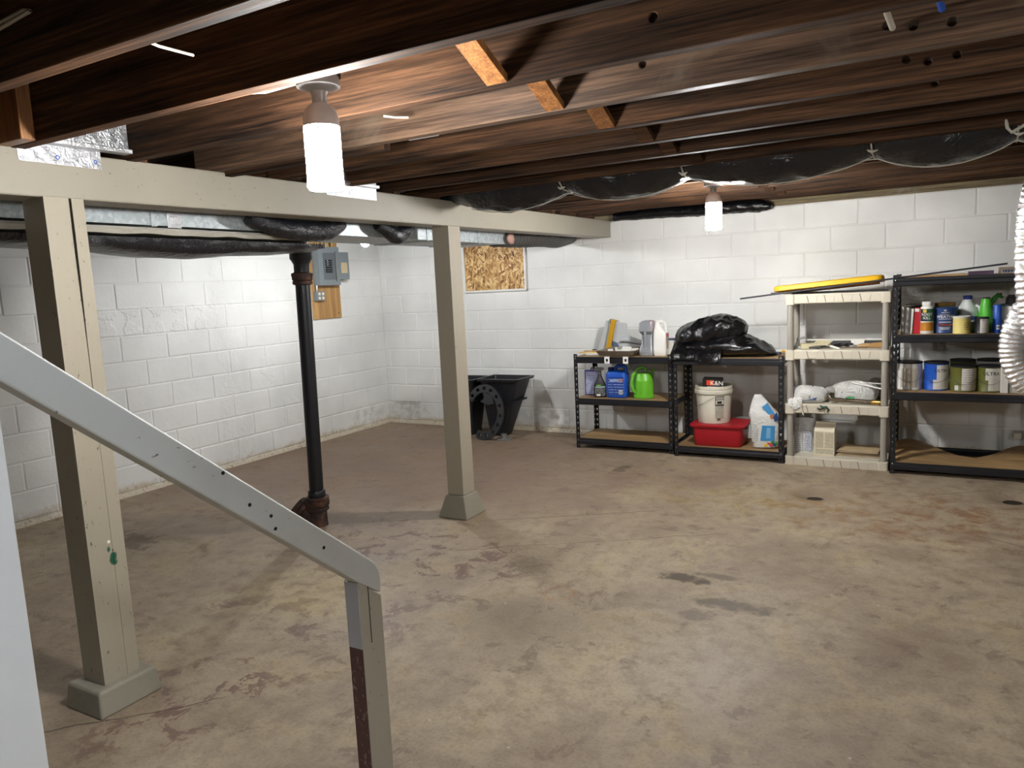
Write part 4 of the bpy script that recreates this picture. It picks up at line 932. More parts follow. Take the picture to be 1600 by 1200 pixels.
def spray():
    r = thing('spray_bottle', 'black trigger spray bottle in front of the lilac packet', 'spray bottle', (2.868, -.49, ZM), .5)
    MB().rrect([(0, .050, .030, .018), (.008, .055, .034, .02), (.06, .056, .034, .02), (.11, .054, .032, .02), (.15, .036, .026, .018), (.19, .020, .020, .016), (.215, .015, .015, .012)]).build('bottle_body', M_BLKPLA, r, smooth=45)
    MB().box(-.048, -.0352, .015, .048, -.0338, .095).build('label', mat_text_label('dark_fine_print', S(36, 38, 40), S(170, 176, 170), (1, 1, 70)), r)
    MB().box(-.045, -.0356, .09, .046, -.034, .100).build('label_stripe', plain('pale_blue_stripe', S(160, 190, 196), .5), r)
    MB().box(-.035, -.0356, .104, .005, -.033, .115).build('label_stripe', M_GREEN, r)
    MB().box(-.035, -.0358, .012, .0, -.034, .030).build('barcode', M_PAPER, r)
    MB().lathe([(.016, .21), (.018, .215), (.018, .235), (.012, .24)], 16).build('collar', M_TINGREY, r, smooth=40)
    MB().prism([(-.05, -.012, .245), (-.055, -.012, .262), (-.02, -.012, .272), (.035, -.012, .268), (.045, -.012, .25), (.012, -.012, .236), (-.012, -.012, .236)], (0, .024, 0)).build('trigger_head', M_TINGREY, r, bevel=.004)
    MB().tube([(-.03, 0, .248), (-.035, 0, .225), (-.03, 0, .205)], .006, 8).build('trigger', M_TINGREY, r, smooth=50)
spray()
def blue_jug():
    r = thing('blue_jug', 'large blue plastic jug with moulded handle on the middle shelf', 'jug', (3.035, -.47, ZM))
    MB().rrect([(0, .085, .055, .025), (.01, .095, .063, .028), (.05, .096, .064, .028), (.12, .096, .064, .028), (.215, .095, .063, .028), (.238, .085, .055, .03), (.246, .06, .04, .03)]).build('jug_body', M_BLUE, r, smooth=45)
    MB().tube([(-.02, 0, .225), (-.015, 0, .268), (.005, 0, .285), (.06, 0, .285), (.078, 0, .270), (.082, 0, .215)], [.020, .018, .017, .017, .018, .020], 14).build('handle', M_BLUE, r, smooth=50)
    MB().lathe([(.026, .24), (.028, .245), (.028, .268), (.025, .271), (.001, .271)], 22, c=(-.062, 0, 0)).build('jug_cap', plain('deep_blue_cap', S(20, 50, 110), .4), r, smooth=40)
    MB().box(-.070, -.0655, .030, .080, -.0635, .190).build('label', mat_text_label('blue_fine_print', S(24, 62, 140), S(170, 190, 226), (1, 1, 42), .3), r)
    MB().box(-.050, -.0662, .150, .035, -.0640, .166).build('label_title', plain('pale_title', S(150, 168, 206), .5), r)
    MB().box(.040, -.0662, .146, .070, -.0640, .176).build('label_badge', plain('badge_red_white', S(214, 150, 140), .5, var=.3), r)
    b = MB().box(.034, -.0664, .036, .070, -.0640, .072).build('barcode', M_PAPER, r)
    for k in range(8): MB().box(.038+k*.0038, -.0668, .042, .0398+k*.0038, -.066, .066).build('barcode_bar', M_INK, b)
blue_jug()
def watering_can():
    r = thing('watering_can', 'lime green plastic watering can with a looped handle', 'watering can', (3.275, -.46, ZM))
    MB().lathe([(.001, 0), (.088, 0), (.093, .006), (.093, .026), (.088, .030), (.088, .12), (.085, .155), (.0852, .160), (.082, .165), (.072, .205), (.062, .222), (.050, .226), (.001, .226)], 36, sy=.85).build('can_body', M_GREEN, r, smooth=35)
    MB().tube([(-.050, -.045, .045), (-.075, -.068, .075), (-.086, -.070, .14), (-.076, -.055, .21), (-.045, -.03, .262), (.0, -.01, .275), (.022, 0, .255), (.026, .0, .21)], [.012, .013, .014, .014, .014, .013, .013, .012], 14).build('handle', M_GREEN, r, smooth=60)
    MB().tube([(.03, .07, .06), (.04, .10, .13), (.050, .115, .215), (.052, .118, .245)], [.020, .014, .011, .016], 12).build('spout', M_GREEN, r, smooth=60)
watering_can()

# ------------------------------------------------------------------ things on the second low shelf
def trash_bag():
    c = Vector((3.99, -.43, .842)); mb = MB()
    def lower(a, p):
        e = .75; x = .40*spow(math.cos(a), e)*spow(math.cos(p), .6); y = .205*spow(math.sin(a), .8)*spow(math.cos(p), .6)
        hgt = .19*max(.12, 1-((x-.02)/.43)**2)*(1-.25*(abs(y)/.2)**2)
        z = hgt*(.5+.5*spow(math.sin(p), .8))
        q = Vector((x, y, z)); w = wrinkle(q, 5.5, 3)*.022+wrinkle(q, 11, 8)*.011+wrinkle(q, 21, 2)*.004+mnoise.noise(q*4)*.016
        k = min(1, z/.05)
        return tuple(q+Vector((x*.5, y*1.2, .35)).normalized()*w*k+Vector((0, 0, .001)))
    def upper(a, p):
        ca, sa, cp, sp = math.cos(a), math.sin(a), math.cos(p), math.sin(p)
        x = .285*spow(ca, .8)*spow(cp, .7); y = .165*spow(sa, .85)*spow(cp, .7); z = .098*spow(sp, .85)
        q = Vector((x-.115, y-.012, .215+z+.14*(x)-.035*(x/.28)**2))
        w = wrinkle(q, 6, 21)*.020+wrinkle(q, 12, 5)*.010+wrinkle(q, 21, 7)*.004+mnoise.noise(q*5)*.018
        return tuple(q+Vector((ca*cp, sa*cp, sp))*w)
    n0 = blobmesh(110, 56, lower); n1 = blobmesh(110, 56, upper)
    n0.add(n1.v, n1.f)
    # the gathered skirt of the bag hanging a little over the shelf edge
    rings = []
    for i in range(41):
        u = i/40; x = -.40+.42*u
        rings.append([(x, -.12, .10+.03*wrinkle((x, 0, 0), 9, 2)), (x, -.20, .055+.02*wrinkle((x, .2, 0), 11, 4)), (x, -.262-.006*math.sin(u*19), .014+.012*wrinkle((x, .4, 0), 13, 6)), (x, -.264-.006*math.sin(u*23), -.022+.014*math.sin(u*6)), (x, -.252, -.024+.014*math.sin(u*6)), (x, -.246, .006), (x, -.12, .006)])
    n0.loft(rings)
    tag(n0.build('black_bag', M_BAG, None, tuple(c), smooth=70), 'stuffed black plastic bin bag slumped on the shelf', 'bag')
trash_bag()
r = thing('paint_pole', 'thin white stick with a yellow tip behind the black bag', 'stick', (4.32, -.27, .842+.012))
MB().tube([(-.12, .01, .008), (.10, -.005, .008)], .007, 10).build('stick', M_WHITE, r, smooth=50); MB().tube([(.10, -.005, .008), (.135, -.008, .008)], .010, 10).build('tip', M_YEL, r, smooth=50)
small('scraper_blade', 'small dark grey scraper beside the point of the black bag', 'scraper', MB().prism([(-.06, -.01, 0), (.05, -.02, 0), (.065, .015, 0), (-.04, .03, 0)], (0, 0, .022)), plain('slate_tool', S(84, 90, 100), .4), (4.365, -.36, .842), .1, None, .004)
def red_bin():
    r = thing('red_bin', 'red lidded plastic storage bin under the white bucket', 'bin', (3.955, -.455, .092))
    MB().rrect([(0, .188, .145, .03), (.012, .196, .152, .035), (.155, .206, .160, .035), (.158, .210, .164, .035), (.166, .210, .164, .035)]).build('bin_body', M_RED, r, smooth=35)
    MB().rrect([(.163, .226, .178, .04), (.170, .230, .182, .04), (.182, .230, .182, .04), (.186, .222, .174, .04), (.186, .20, .15, .04)]).build('lid', M_RED, r, smooth=35)
    MB().box(.205, -.03, .135, .222, .03, .165).build('latch', M_BLKPLA, r, bevel=.004)
red_bin()
def bucket():
    r = thing('white_bucket', 'dirty white pail with a wire handle standing on the red bin', 'bucket', (3.895, -.45, .279))
    MB().lathe([(.001, .004), (.128, .004), (.132, 0), (.134, .006), (.138, .10), (.147, .245), (.147, .250), (.158, .250), (.160, .256), (.160, .276), (.152, .279), (.150, .282), (.155, .288), (.155, .312), (.149, .314), (.147, .310), (.140, .20), (.130, .012), (.001, .012)], 44).build('pail', M_BUCKET, r, smooth=35)
    pts = []
    for k in range(25):
        a = math.radians(-165+150*k/24); z = .245-.12*math.sin(PI*k/24)*1.0
        pts.append((.158*math.cos(a), .158*math.sin(a), z-.04 if 0 < k < 24 else .24))
    MB().tube([(-.15, -.04, .155), (-.148, -.07, .15), (-.125, -.105, .145), (-.10, -.125, .148), (-.05, -.148, .175), (.0, -.158, .205), (.04, -.155, .225)], .0022, 8).build('bail_wire', M_STEEL, r, smooth=60)
    MB().patch(.1395, -72, -42, .048, .150, 8, .0012, r1=.1415).build('label', mat_text_label('grey_fine_print', S(176, 170, 156), S(110, 104, 92), (1, 1, 90)), r)
    MB().patch(.1415, -72, -42, .152, .235, 8, .0012, r1=.1475).build('label', plain('label_black', S(28, 27, 26), .5), r)
    MB().patch(.1435, -70, -44, .165, .200, 8, .0022, r1=.146).build('label_drawing', plain('label_white', S(214, 210, 196), .5), r)
    MB().patch(.1450, -66, -50, .170, .192, 6, .0022, r1=.1465).build('label_drawing', MATS['label_black'], r)
    for i in range(3): MB().patch(.1462+.0006*i, -70, -44, .206+.009*i, .210+.009*i, 8, .002).build('label_line', MATS['label_white'], r)
    MB().patch(.1385, -66, -54, .028, .044, 6, .0012).build('barcode', plain('grey_barcode', S(90, 86, 78), .6), r)
bucket()
def filter_box():
    r = thing('filter_box', 'black and orange filter box resting in the white bucket', 'box', (3.905, -.52, .580))
    r.rotation_euler = (.10, .03, .12)
    MB().box(-.078, -.055, 0, .078, .055, .078).build('carton', M_INK, r, bevel=.002)
    MB().box(-.045, -.0562, .030, .015, -.0548, .072).build('orange_panel', plain('orange_print', S(226, 70, 26), .45), r)
    text_mb('K&N', .052, M=Matrix.Translation((.038, -.0566, .048))).build('lettering', M_PAPER, r)
    MB().box(-.040, -.0564, .014, .06, -.0548, .019).build('print_line', M_PAPER, r)
filter_box()
def cement_bag():
    mb = MB(); n = 40; rings = []
    for i in range(41):
        t = i/40; z = .43*t
        wx = .105*(1-.04*math.cos(t*6))*(1 if t < .62 else max(.16, 1-((t-.62)/.38)**1.1*.80)); wy = .068*(1 if t < .6 else max(.10, 1-(t-.6)/.4*.88))
        cx = -.035*max(0, t-.55)*2.2+.01*math.sin(t*5); ring = []
        for j in range(n):
            a = 2*PI*j/n; p = Vector((cx+wx*spow(math.cos(a), .55), wy*spow(math.sin(a), .55), z))
            w = .007*wrinkle(p, 11, 3)+.005*wrinkle((p.x, p.y, p.z*.4), 24, 5); d = Vector((math.cos(a), math.sin(a), 0))
            p += d*w*min(1, t*8+.1); ring.append(tuple(p))
        rings.append(ring)
    mb.loft(rings)
    r = thing('mortar_bag', 'white paper bag of powder with a blue label leaning by the shelf post', 'bag', (4.330, -.50, .100))
    r.rotation_euler = (0, -.04, .1)
    b = mb.build('sack', mat_bag('white_sack_paper', S(214, 214, 210), .5, 12, .5), r, smooth=70)
    MB().prism([(-.035, -.079, .06), (.075, -.079, .055), (.085, -.079, .18), (-.015, -.079, .185)], (0, .012, 0)).build('blue_label', plain('sky_blue_print', S(60, 140, 196), .5), r)
    MB().prism([(.01, -.080, .08), (.045, -.080, .078), (.050, -.080, .165), (.02, -.080, .165)], (0, .006, 0)).build('label_print', plain('pale_sky_print', S(120, 176, 214), .5), r)
    MB().prism([(-.010, -.068, .335), (.030, -.060, .365), (.088, -.070, .27), (.065, -.072, .235)], (0, .02, 0)).build('blue_flap', MATS['sky_blue_print'], r)
    MB().prism([(.070, -.078, .25), (.100, -.074, .29), (.112, -.074, .23), (.085, -.078, .215)], (0, .02, 0)).build('navy_flap', M_NAVY, r)
    MB().prism([(.045, -.076, .265), (.07, -.074, .28), (.08, -.075, .24), (.055, -.077, .232)], (0, .02, 0)).build('orange_flap', plain('brown_orange_print', S(190, 120, 60), .5), r)
    for i, (x, z, m) in enumerate(((.03, .030, plain('red_print', S(206, 70, 60), .5)), (.055, .035, plain('green_print', S(70, 140, 70), .5)), (.075, .018, M_NAVY), (.005, .012, M_YEL), (.048, .012, MATS['red_print']), (.09, .03, MATS['green_print']))):
        MB().lathe([(.001, 0), (.014, 0), (.012, .002), (.001, .002)], 10, M=Matrix.Translation((x, -.0735, z+.008)) @ Matrix.Rotation(PI/2, 4, 'X')).build('fruit_print', m, r)
    MB().prism([(-.100, -.058, .05), (-.055, -.074, .05), (-.055, -.074, .20), (-.095, -.060, .20)], (-.002, -.004, 0)).build('fine_print', mat_text_label('sack_fine_print', S(204, 204, 200), S(140, 140, 138), (1, 1, 70)), r)
cement_bag()

# ------------------------------------------------------------------ things on the plastic shelf
def tote_lid():
    r = thing('tote_lid', 'yellow plastic tote lid tilted on top of the plastic shelf', 'lid', (4.80, -.46, 1.3385+.012))
    r.rotation_euler = (-.05, -.075, .03)
    MB().rrect([(.030, .375, .19, .05), (.036, .385, .20, .05), (.066, .385, .20, .05), (.074, .375, .19, .05), (.076, .33, .15, .04)]).build('lid_shell', M_YEL, r, smooth=35)
    d = plain('dark_amber', S(206, 128, 12), .5)
    MB().rrect([(.016, .352, .168, .04), (.031, .352, .168, .04)]).build('inner_rim', d, r, smooth=35)
    for i in range(7): MB().box(-.32+i*.10, -.1695, .014, -.314+i*.10, -.167, .032).build('rib', plain('amber_gap', S(120, 70, 8), .6), r)
tote_lid()
def rod(label, a, b, rad, name='trim_strip'):
    a, b = Vector(a), Vector(b); d = b-a; mid = a
    q = d.to_track_quat('X', 'Z'); mb = MB().box(0, -rad*.9, -rad*.5, d.length, rad*.9, rad*.5)
    o = mb.build(name, M_BLKPLA, None, tuple(a), smooth=None, bevel=.002); o.rotation_mode = 'QUATERNION'; o.rotation_quaternion = q
    return tag(o, label, 'strip', 'black trim strips on the shelf tops')
rod('longer black trim strip slanting up across both shelf tops', (4.165, -.655, 1.318), (5.935, -.655, 1.496), .013)
rod('shorter flat black trim strip under the yellow lid', (4.385, -.57, 1.349), (5.215, -.55, 1.345), .011)
ZA = .910
def shelf2_items():
    small('paper_pad', 'stack of pale yellow paper pads on the plastic shelf', 'paper', MB().box(-.07, -.05, 0, .07, .05, .035), plain('buff_paper', S(206, 196, 160), .7), (4.665, -.50, ZA), .25, None, .002)
    small('paper_sheet', 'curled buff envelope beside the paper pads', 'envelope', MB().prism([(-.07, -.04, 0), (.06, -.05, .004), (.075, .03, .03), (-.05, .05, .034)], (0, 0, .004)), MATS['buff_paper'], (4.755, -.51, ZA+.022), -.2, None)
    r = thing('putty_knife', 'broad white handled scraper propped on the papers', 'scraper', (4.80, -.52, ZA+.004), .0)
    m = Matrix.Translation((0, 0, .0)) @ Matrix.Rotation(-.55, 4, 'Z') @ Matrix.Rotation(.22, 4, 'Y')
    MB().box(-.02, -.012, .012, .11, .012, .026, m).build('handle', M_WHITE, r, bevel=.004); MB().box(-.09, -.03, .018, -.02, .03, .0205, m).build('blade', M_STEEL, r)
    small('cable_coil', 'tangle of black cords and clamps among the tools', 'cords', MB().tube([(.06*math.cos(a*.9)*(1+.3*math.sin(a*2.3)), .045*math.sin(a*1.3), .016+.012*math.sin(a*1.7)) for a in [i*.22 for i in range(60)]], .0055, 7), M_INK, (4.90, -.47, ZA), 0, 60)
    small('long_box', 'long dark grey tool case lying at the back of the plastic shelf', 'case', MB().box(-.27, -.03, 0, .27, .03, .045), plain('charcoal_case', S(66, 66, 68), .5), (4.94, -.345, ZA), .02, None, .004)
    small('white_trim', 'long white trim piece on top of the tool case', 'trim piece', MB().box(-.28, -.015, 0, .30, .015, .012), M_PAPER, (4.90, -.345, ZA+.045), .02, None, .002)
    small('white_card', 'bent white card leaning on the tool case', 'card', MB().prism([(-.04, 0, 0), (.04, 0, 0), (.05, .03, .055), (-.05, .03, .055)], (0, .002, 0)), M_PAPER, (5.00, -.42, ZA), 0, None)
    r = thing('wall_brush', 'wooden brush with straw bristles at the right of the plastic shelf', 'brush', (5.09, -.50, ZA))
    m = Matrix.Rotation(.06, 4, 'Z') @ Matrix.Rotation(-.05, 4, 'Y')
    MB().tube([m @ Vector(p) for p in ((-.14, 0, .018), (-.11, 0, .020), (-.085, 0, .018))], [.007, .011, .008], 12).build('ferrule', M_STEEL, r, smooth=50)
    MB().tube([m @ Vector(p) for p in ((-.085, 0, .018), (-.06, 0, .02), (-.03, 0, .022), (.0, 0, .020))], [.010, .015, .017, .016], 14).build('handle', M_WOOD, r, smooth=50)
    MB().loft([[m @ Vector((x, y*w, .020+z*w)) for y, z in ((-.018, -.014), (.018, -.014), (.018, .014), (-.018, .014))] for x, w in ((-.002, .95), (.05, 1.2), (.10, 1.35))]).build('bristles', plain('straw_bristle', S(196, 152, 92), .8, bump=.8, bscale=140, var=.2), r)
    small('ruler', 'thin tan ruler lying under the brush', 'ruler', MB().box(-.10, -.012, 0, .10, .012, .004), M_CARD, (4.98, -.56, ZA), .08, None)
    small('grey_clamp', 'small dark clamp at the front of the plastic shelf', 'clamp', MB().tube([(-.05, 0, .008), (-.02, .01, .012), (.02, -.006, .012), (.05, .0, .02)], [.006, .009, .009, .006], 8), M_INK, (4.72, -.58, ZA), .0)
    r = thing('pipe_bracket', 'pale plastic bracket at the left end of the plastic shelf', 'bracket', (4.575, -.52, ZA))
    MB().tube([(-.02, 0, .010), (.0, -.005, .04), (.005, 0, .075), (.05, .04, .085)], .011, 10).build('arm', M_CERAM, r, smooth=60); MB().box(-.03, -.03, 0, .03, .03, .014).build('foot', M_CERAM, r, bevel=.004)
shelf2_items()
def lump(name, label, c, dims, seed, mat, squ=.75, amp=.2, cat='bag', rz=0):
    def fn(a, p):
        x = dims[0]*spow(math.cos(a), squ)*spow(math.cos(p), squ); y = dims[1]*spow(math.sin(a), squ)*spow(math.cos(p), squ); z = dims[2]*spow(math.sin(p), squ)
        q = Vector((x, y, z+dims[2])); w = (wrinkle(q+Vector((seed, 0, 0)), 9, seed)*.5+wrinkle(q, 21, seed+3)*.28+mnoise.noise(q*8+Vector((0, seed, 0)))*.7)*amp*dims[2]
        d = Vector((x/dims[0]**1, y/dims[1]**1, z/dims[2]**1)).normalized()
        q = q+d*w; q.z = max(q.z, .0); return tuple(q)
    return tag(blobmesh(64, 36, fn).build(name, mat, None, c, (0, 0, rz), smooth=70), label, cat)
ZB = .488
o = lump('shopping_bag', 'crumpled white shopping bag spilling over the left shelf edge', (4.655, -.52, ZB), (.135, .115, .058), 3, M_WBAG, amp=.35)
MB().prism([(-.02, -.118, .022), (.075, -.118, .028), (.085, -.105, .075), (-.01, -.110, .075)], (0, .02, 0)).build('navy_print', M_NAVY, o)
MB().lathe([(.001, 0), (.020, 0), (.020, .006), (.014, .008), (.001, .007)], 16, M=Matrix.Translation((.040, -.112, .050)) @ Matrix.Rotation(PI/2, 4, 'X')).build('round_print', M_TINGREY, o, smooth=40)
for k in range(5): MB().prism([(-.055+.022*k, -.085, .092+.004*k), (-.047+.022*k, -.085, .092+.004*k), (-.038+.022*k, -.055, .118+.004*k), (-.048+.022*k, -.055, .118+.004*k)], (0, .003, .002)).build('print_mark', M_INK, o)
# tail of that bag hanging over the front edge
mb = MB(); rings = []
for i in range(13):
    u = i/12; x = -.125+.10*u
    rings.append([(x, -.10, .05), (x, -.145, .03+.012*math.sin(u*9)), (x+.012*math.sin(u*7), -.158-.004*math.sin(u*13), -.03*math.sin(PI*u)-.012), (x, -.154, -.034*math.sin(PI*u)-.012), (x, -.140, .022), (x, -.10, .03)])
mb.loft(rings).build('bag_tail', M_WBAG, o, smooth=60)
o = lump('shopping_bag', 'full white shopping bag with green print at the right of the shelf', (4.985, -.42, ZB), (.155, .10, .075), 8, M_WBAG, amp=.3)
for k in range(3): MB().prism([(-.085+.02*k, -.108, .075), (-.076+.02*k, -.108, .072), (-.066+.02*k, -.094, .105), (-.076+.02*k, -.094, .108)], (0, .004, 0)).build('print_mark', M_INK, o)
MB().prism([(-.06, -.112, .030), (.0, -.113, .030), (.005, -.108, .052), (-.05, -.108, .052)], (0, .012, 0)).build('green_print', plain('bag_green_print', S(52, 156, 80), .5), o)
lump('clear_bag', 'small crumpled clear plastic bag between the two white shopping bags', (4.812, -.46, ZB), (.035, .06, .055), 15, mat_bag('cloudy_plastic', S(190, 186, 180), .25, 20, .7), amp=.35)
lump('grey_bag', 'dim grey bag at the back right of the shelf', (5.13, -.335, ZB), (.06, .035, .08), 19, mat_bag('grey_sack', S(120, 118, 110), .5, 14, .6), amp=.25)
cable('white plastic rod end crossing the right shopping bag', [(4.97, -.50, .642), (5.08, -.525, .622), (5.195, -.55, .600)], .006, M_WHITE, 'plastic_rod', 'rod')
cable('second white plastic rod lying over the grey bag', [(4.99, -.46, .640), (5.09, -.46, .634), (5.20, -.46, .628)], .005, M_WHITE, 'plastic_rod', 'rod')
def curved_tube():
    r = thing('drain_tube', 'bent chrome drain tube with a brass collar along the shelf front', 'pipe', (5.00, -.610, ZB+.021))
    MB().tube([(-.155, .03, .045), (-.172, .012, .050), (-.176, 0, .036), (-.165, -.004, .020), (-.13, 0, .010), (0, 0, .006), (.12, 0, 0)], .0165, 16).build('tube', plain('stained_chrome', S(150, 138, 120), .28, 1.0, var=.15), r, smooth=60)
    MB().tube([(.115, 0, 0), (.118, 0, 0), (.195, 0, -.002)], [.017, .020, .020], 16).build('collar', M_BRASS, r, smooth=50)
curved_tube()
r = thing('glove_scrap', 'scrap of green and black plastic trailing off the middle shelf', 'plastic scrap', (4.795, -.676, ZB-.035))
MB().tube([(-.03, .0, .03), (-.01, -.003, .012), (.012, -.002, .02), (.03, 0, .0), (.02, -.003, -.02)], [.006, .010, .009, .008, .004], 8).build('green_piece', plain('dark_green', S(40, 74, 52), .5), r, smooth=60)
MB().tube([(-.05, -.002, .005), (-.03, -.003, .0), (-.015, -.002, .008)], [.006, .009, .005], 8).build('black_piece', M_INK, r, smooth=60)
cable('thin cream cord dangling below the left shopping bag', [(4.60, -.665, .52), (4.618, -.676, .49), (4.632, -.679, .45), (4.645, -.678, .405)], .006, M_CREAM, 'cord', 'cord')
ZC = .066
def powder_bag():
    r = thing('powder_bag', 'clear plastic bag of white powder with fine print on the bottom shelf', 'bag', (4.622, -.44, ZC))
    rings = []; mb = MB()
    for i in range(29):
        t = i/28; z = .275*t; wx = .082 if t < .7 else .082-.010*(t-.7)*3; wy = .055*(1 if t < .6 else max(.12, 1-(t-.6)/.4*.85)); ring = []
        for j in range(36):
            a = 2*PI*j/36; p = Vector((wx*spow(math.cos(a), .6), wy*spow(math.sin(a), .6), z)); d = Vector((math.cos(a), math.sin(a), 0))
            p += d*(.006*wrinkle(p, 16, 6)+(.006*wrinkle(p, 30, 9) if t > .7 else 0)); ring.append(tuple(p))
        rings.append(ring)
    mb.loft(rings).build('bag_body', mat_bag('white_powder_sack', S(204, 204, 204), .3, 14, .6), r, smooth=70)
    MB().box(-.062, -.0645, .02, -.010, -.0560, .17).build('fine_print', mat_text_label('powder_fine_print', S(198, 198, 198), S(110, 110, 112), (1, 1, 60)), r)
    MB().box(.012, -.0645, .02, .062, -.0560, .18).build('fine_print', mat_text_label('powder_blue_print', S(190, 194, 204), S(80, 84, 120), (1, 1, 75)), r)
    MB().prism([(-.088, -.03, .17), (-.084, -.05, .17), (-.080, -.05, .24), (-.084, -.03, .24)], (-.004, 0, 0)).build('red_print', plain('dull_red_print', S(140, 56, 52), .5), r)
powder_bag()
def milk_carton():
    r = thing('gable_carton', 'cream gable top carton with printed panels on the bottom shelf', 'carton', (4.785, -.52, ZC), -.02)
    MB().box(-.074, -.055, 0, .074, .055, .195).build('carton_body', plain('cream_card', S(226, 218, 194), .6), r, bevel=.002)
    MB().loft([[(-.074, -.055, .195), (.074, -.055, .195), (.074, .055, .195), (-.074, .055, .195)], [(-.070, -.004, .245), (.074, -.004, .245), (.074, .004, .245), (-.070, .004, .245)], [(-.070, -.002, .262), (.074, -.002, .262), (.074, .002, .262), (-.070, .002, .262)]]).build('gable', MATS['cream_card'], r)
    for (a, b, c, d) in ((-.064, -.006, .060, .185), (.006, .066, .060, .185), (-.064, .066, .012, .054)):
        MB().box(a, -.0562, c, b, -.0548, d).build('print_panel', mat_text_label('carton_fine_print', S(206, 198, 174), S(128, 120, 104), (1, 1, 110), .6) if 'carton_print' not in MATS else MATS['carton_print'], r)
milk_carton()
for i in range(5):
    w = .165-.006*i
    small('sandpaper_sheet', ('lowest', 'second lowest', 'middle', 'second highest', 'topmost')[i]+' sheet in the pile of brown sheets on the bottom shelf', 'sheet', MB().prism([(-w, -.10, 0), (w, -.10, 0), (w, .10, .0), (-w, .10, .0)], (0, 0, .010)), (M_CARD, plain('tan_sheet', S(190, 168, 132), .75), plain('brown_sheet', S(140, 120, 98), .75))[i % 3], (5.02+.012*((i*7) % 3), -.45+.008*((i*5) % 3), ZC+.0105*i), .03*((i*3) % 4-1.5), None, .002, 'pile of sheets on the bottom shelf')

# ------------------------------------------------------------------ paint cans and bottles on the tall black shelf
def paint_can(label, x, y, z, rad, h, body, lid, bands=(), texts=(), bail=True, lidcol=None, name='paint_can', rimcol=None):
    r = thing(name, label, 'can', (x, y, z), 0, 'cans on the tall black shelf')
    rm = rimcol or M_BLKPLA
    MB().lathe([(.001, 0), (rad*.97, 0), (rad, .003), (rad, .006), (rad*.985, .008), (rad*.985, h-.012), (rad, h-.010)], 36).build('can_body', body, r, smooth=35)
    MB().lathe([(rad, h-.012), (rad*1.02, h-.008), (rad*1.02, h), (rad*.95, h+.002), (rad*.90, h-.003), (rad*.86, h-.003), (rad*.84, h-.001), (.001, h-.001)], 36).build('lid', lid, r, smooth=35)
    for (a0, a1, z0, z1, m) in bands: MB().patch(rad*.986, a0, a1, z0, z1, max(4, int((a1-a0)/9)), .0009).build('label', m, r)
    for (body_, size, zz, m, ca) in texts: text_mb(body_, size, (rad*.986+.0016, zz), ca=ca).build('lettering', m, r)
    if bail:
        pts = []
        for k in range(17):
            a = math.radians(-178+176*k/16); s = math.sin(PI*k/16)
            pts.append(((rad+.006)*math.cos(a), (rad+.008+.004*s)*math.sin(a), h*.72-h*.42*s))
        MB().tube(pts, .0018, 6).build('bail_handle', M_STEEL, r, smooth=60)
    return r
ZU, ZL = 1.024, .608
T_WHITE = plain('label_offwhite', S(212, 210, 202), .5)
T_PRINT = mat_text_label('can_fine_print', S(206, 204, 198), S(140, 138, 134), (1, 1, 60), .35)
paint_can('large white paint can with drips, leftmost on the lower shelf', 5.362, -.53, ZL, .085, .205, M_WHITE, M_BLKPLA, ((-130, -50, .02, .16, plain('drippy_label', S(214, 208, 192), .5, var=.18)),))
paint_can('blue and white paint can printed ULTRA, second on the lower shelf', 5.535, -.53, ZL, .080, .205, M_BLUE, M_BLKPLA, ((-88, 10, .010, .185, T_WHITE), (-104, -88, .010, .08, T_WHITE), (-70, -20, .03, .10, T_PRINT)), (('ULTRA', .030, .145, M_INK, -63),))
paint_can('olive and white paint can in front of the others, third on the lower shelf', 5.703, -.56, ZL, .083, .185, M_OLIVE, M_BLKPLA, ((-98, 20, .010, .165, T_PRINT), (-130, -112, .010, .045, T_WHITE)))
paint_can('black lidded paint can standing behind the third can', 5.705, -.375, ZL, .083, .205, M_OLIVE, M_BLKPLA, bail=False)
paint_can('olive paint can printed ULTRA, fourth on the lower shelf beside the silver hose', 5.862, -.56, ZL, .076, .185, M_OLIVE, M_BLKPLA, ((-112, 20, .085, .168, T_WHITE), (-98, 20, .01, .085, T_WHITE), (-84, -40, .03, .10, T_PRINT)), (('ULTRA', .034, .130, M_INK, -84),))
paint_can('black lidded paint can standing behind the fourth can', 5.875, -.385, ZL, .083, .210, M_WHITE, M_BLKPLA, bail=False)
small('white_box', 'tall white ribbed box at the right end of the lower shelf', 'box', MB().box(-.022, -.04, 0, .022, .04, .188), M_PAPER, (5.945, -.61, ZL), 0, None, .003)
small('white_box', 'wider white box behind the ribbed box on the lower shelf', 'box', MB().box(-.045, -.05, 0, .045, .05, .165), T_WHITE, (6.02, -.58, ZL), 0, None, .003)
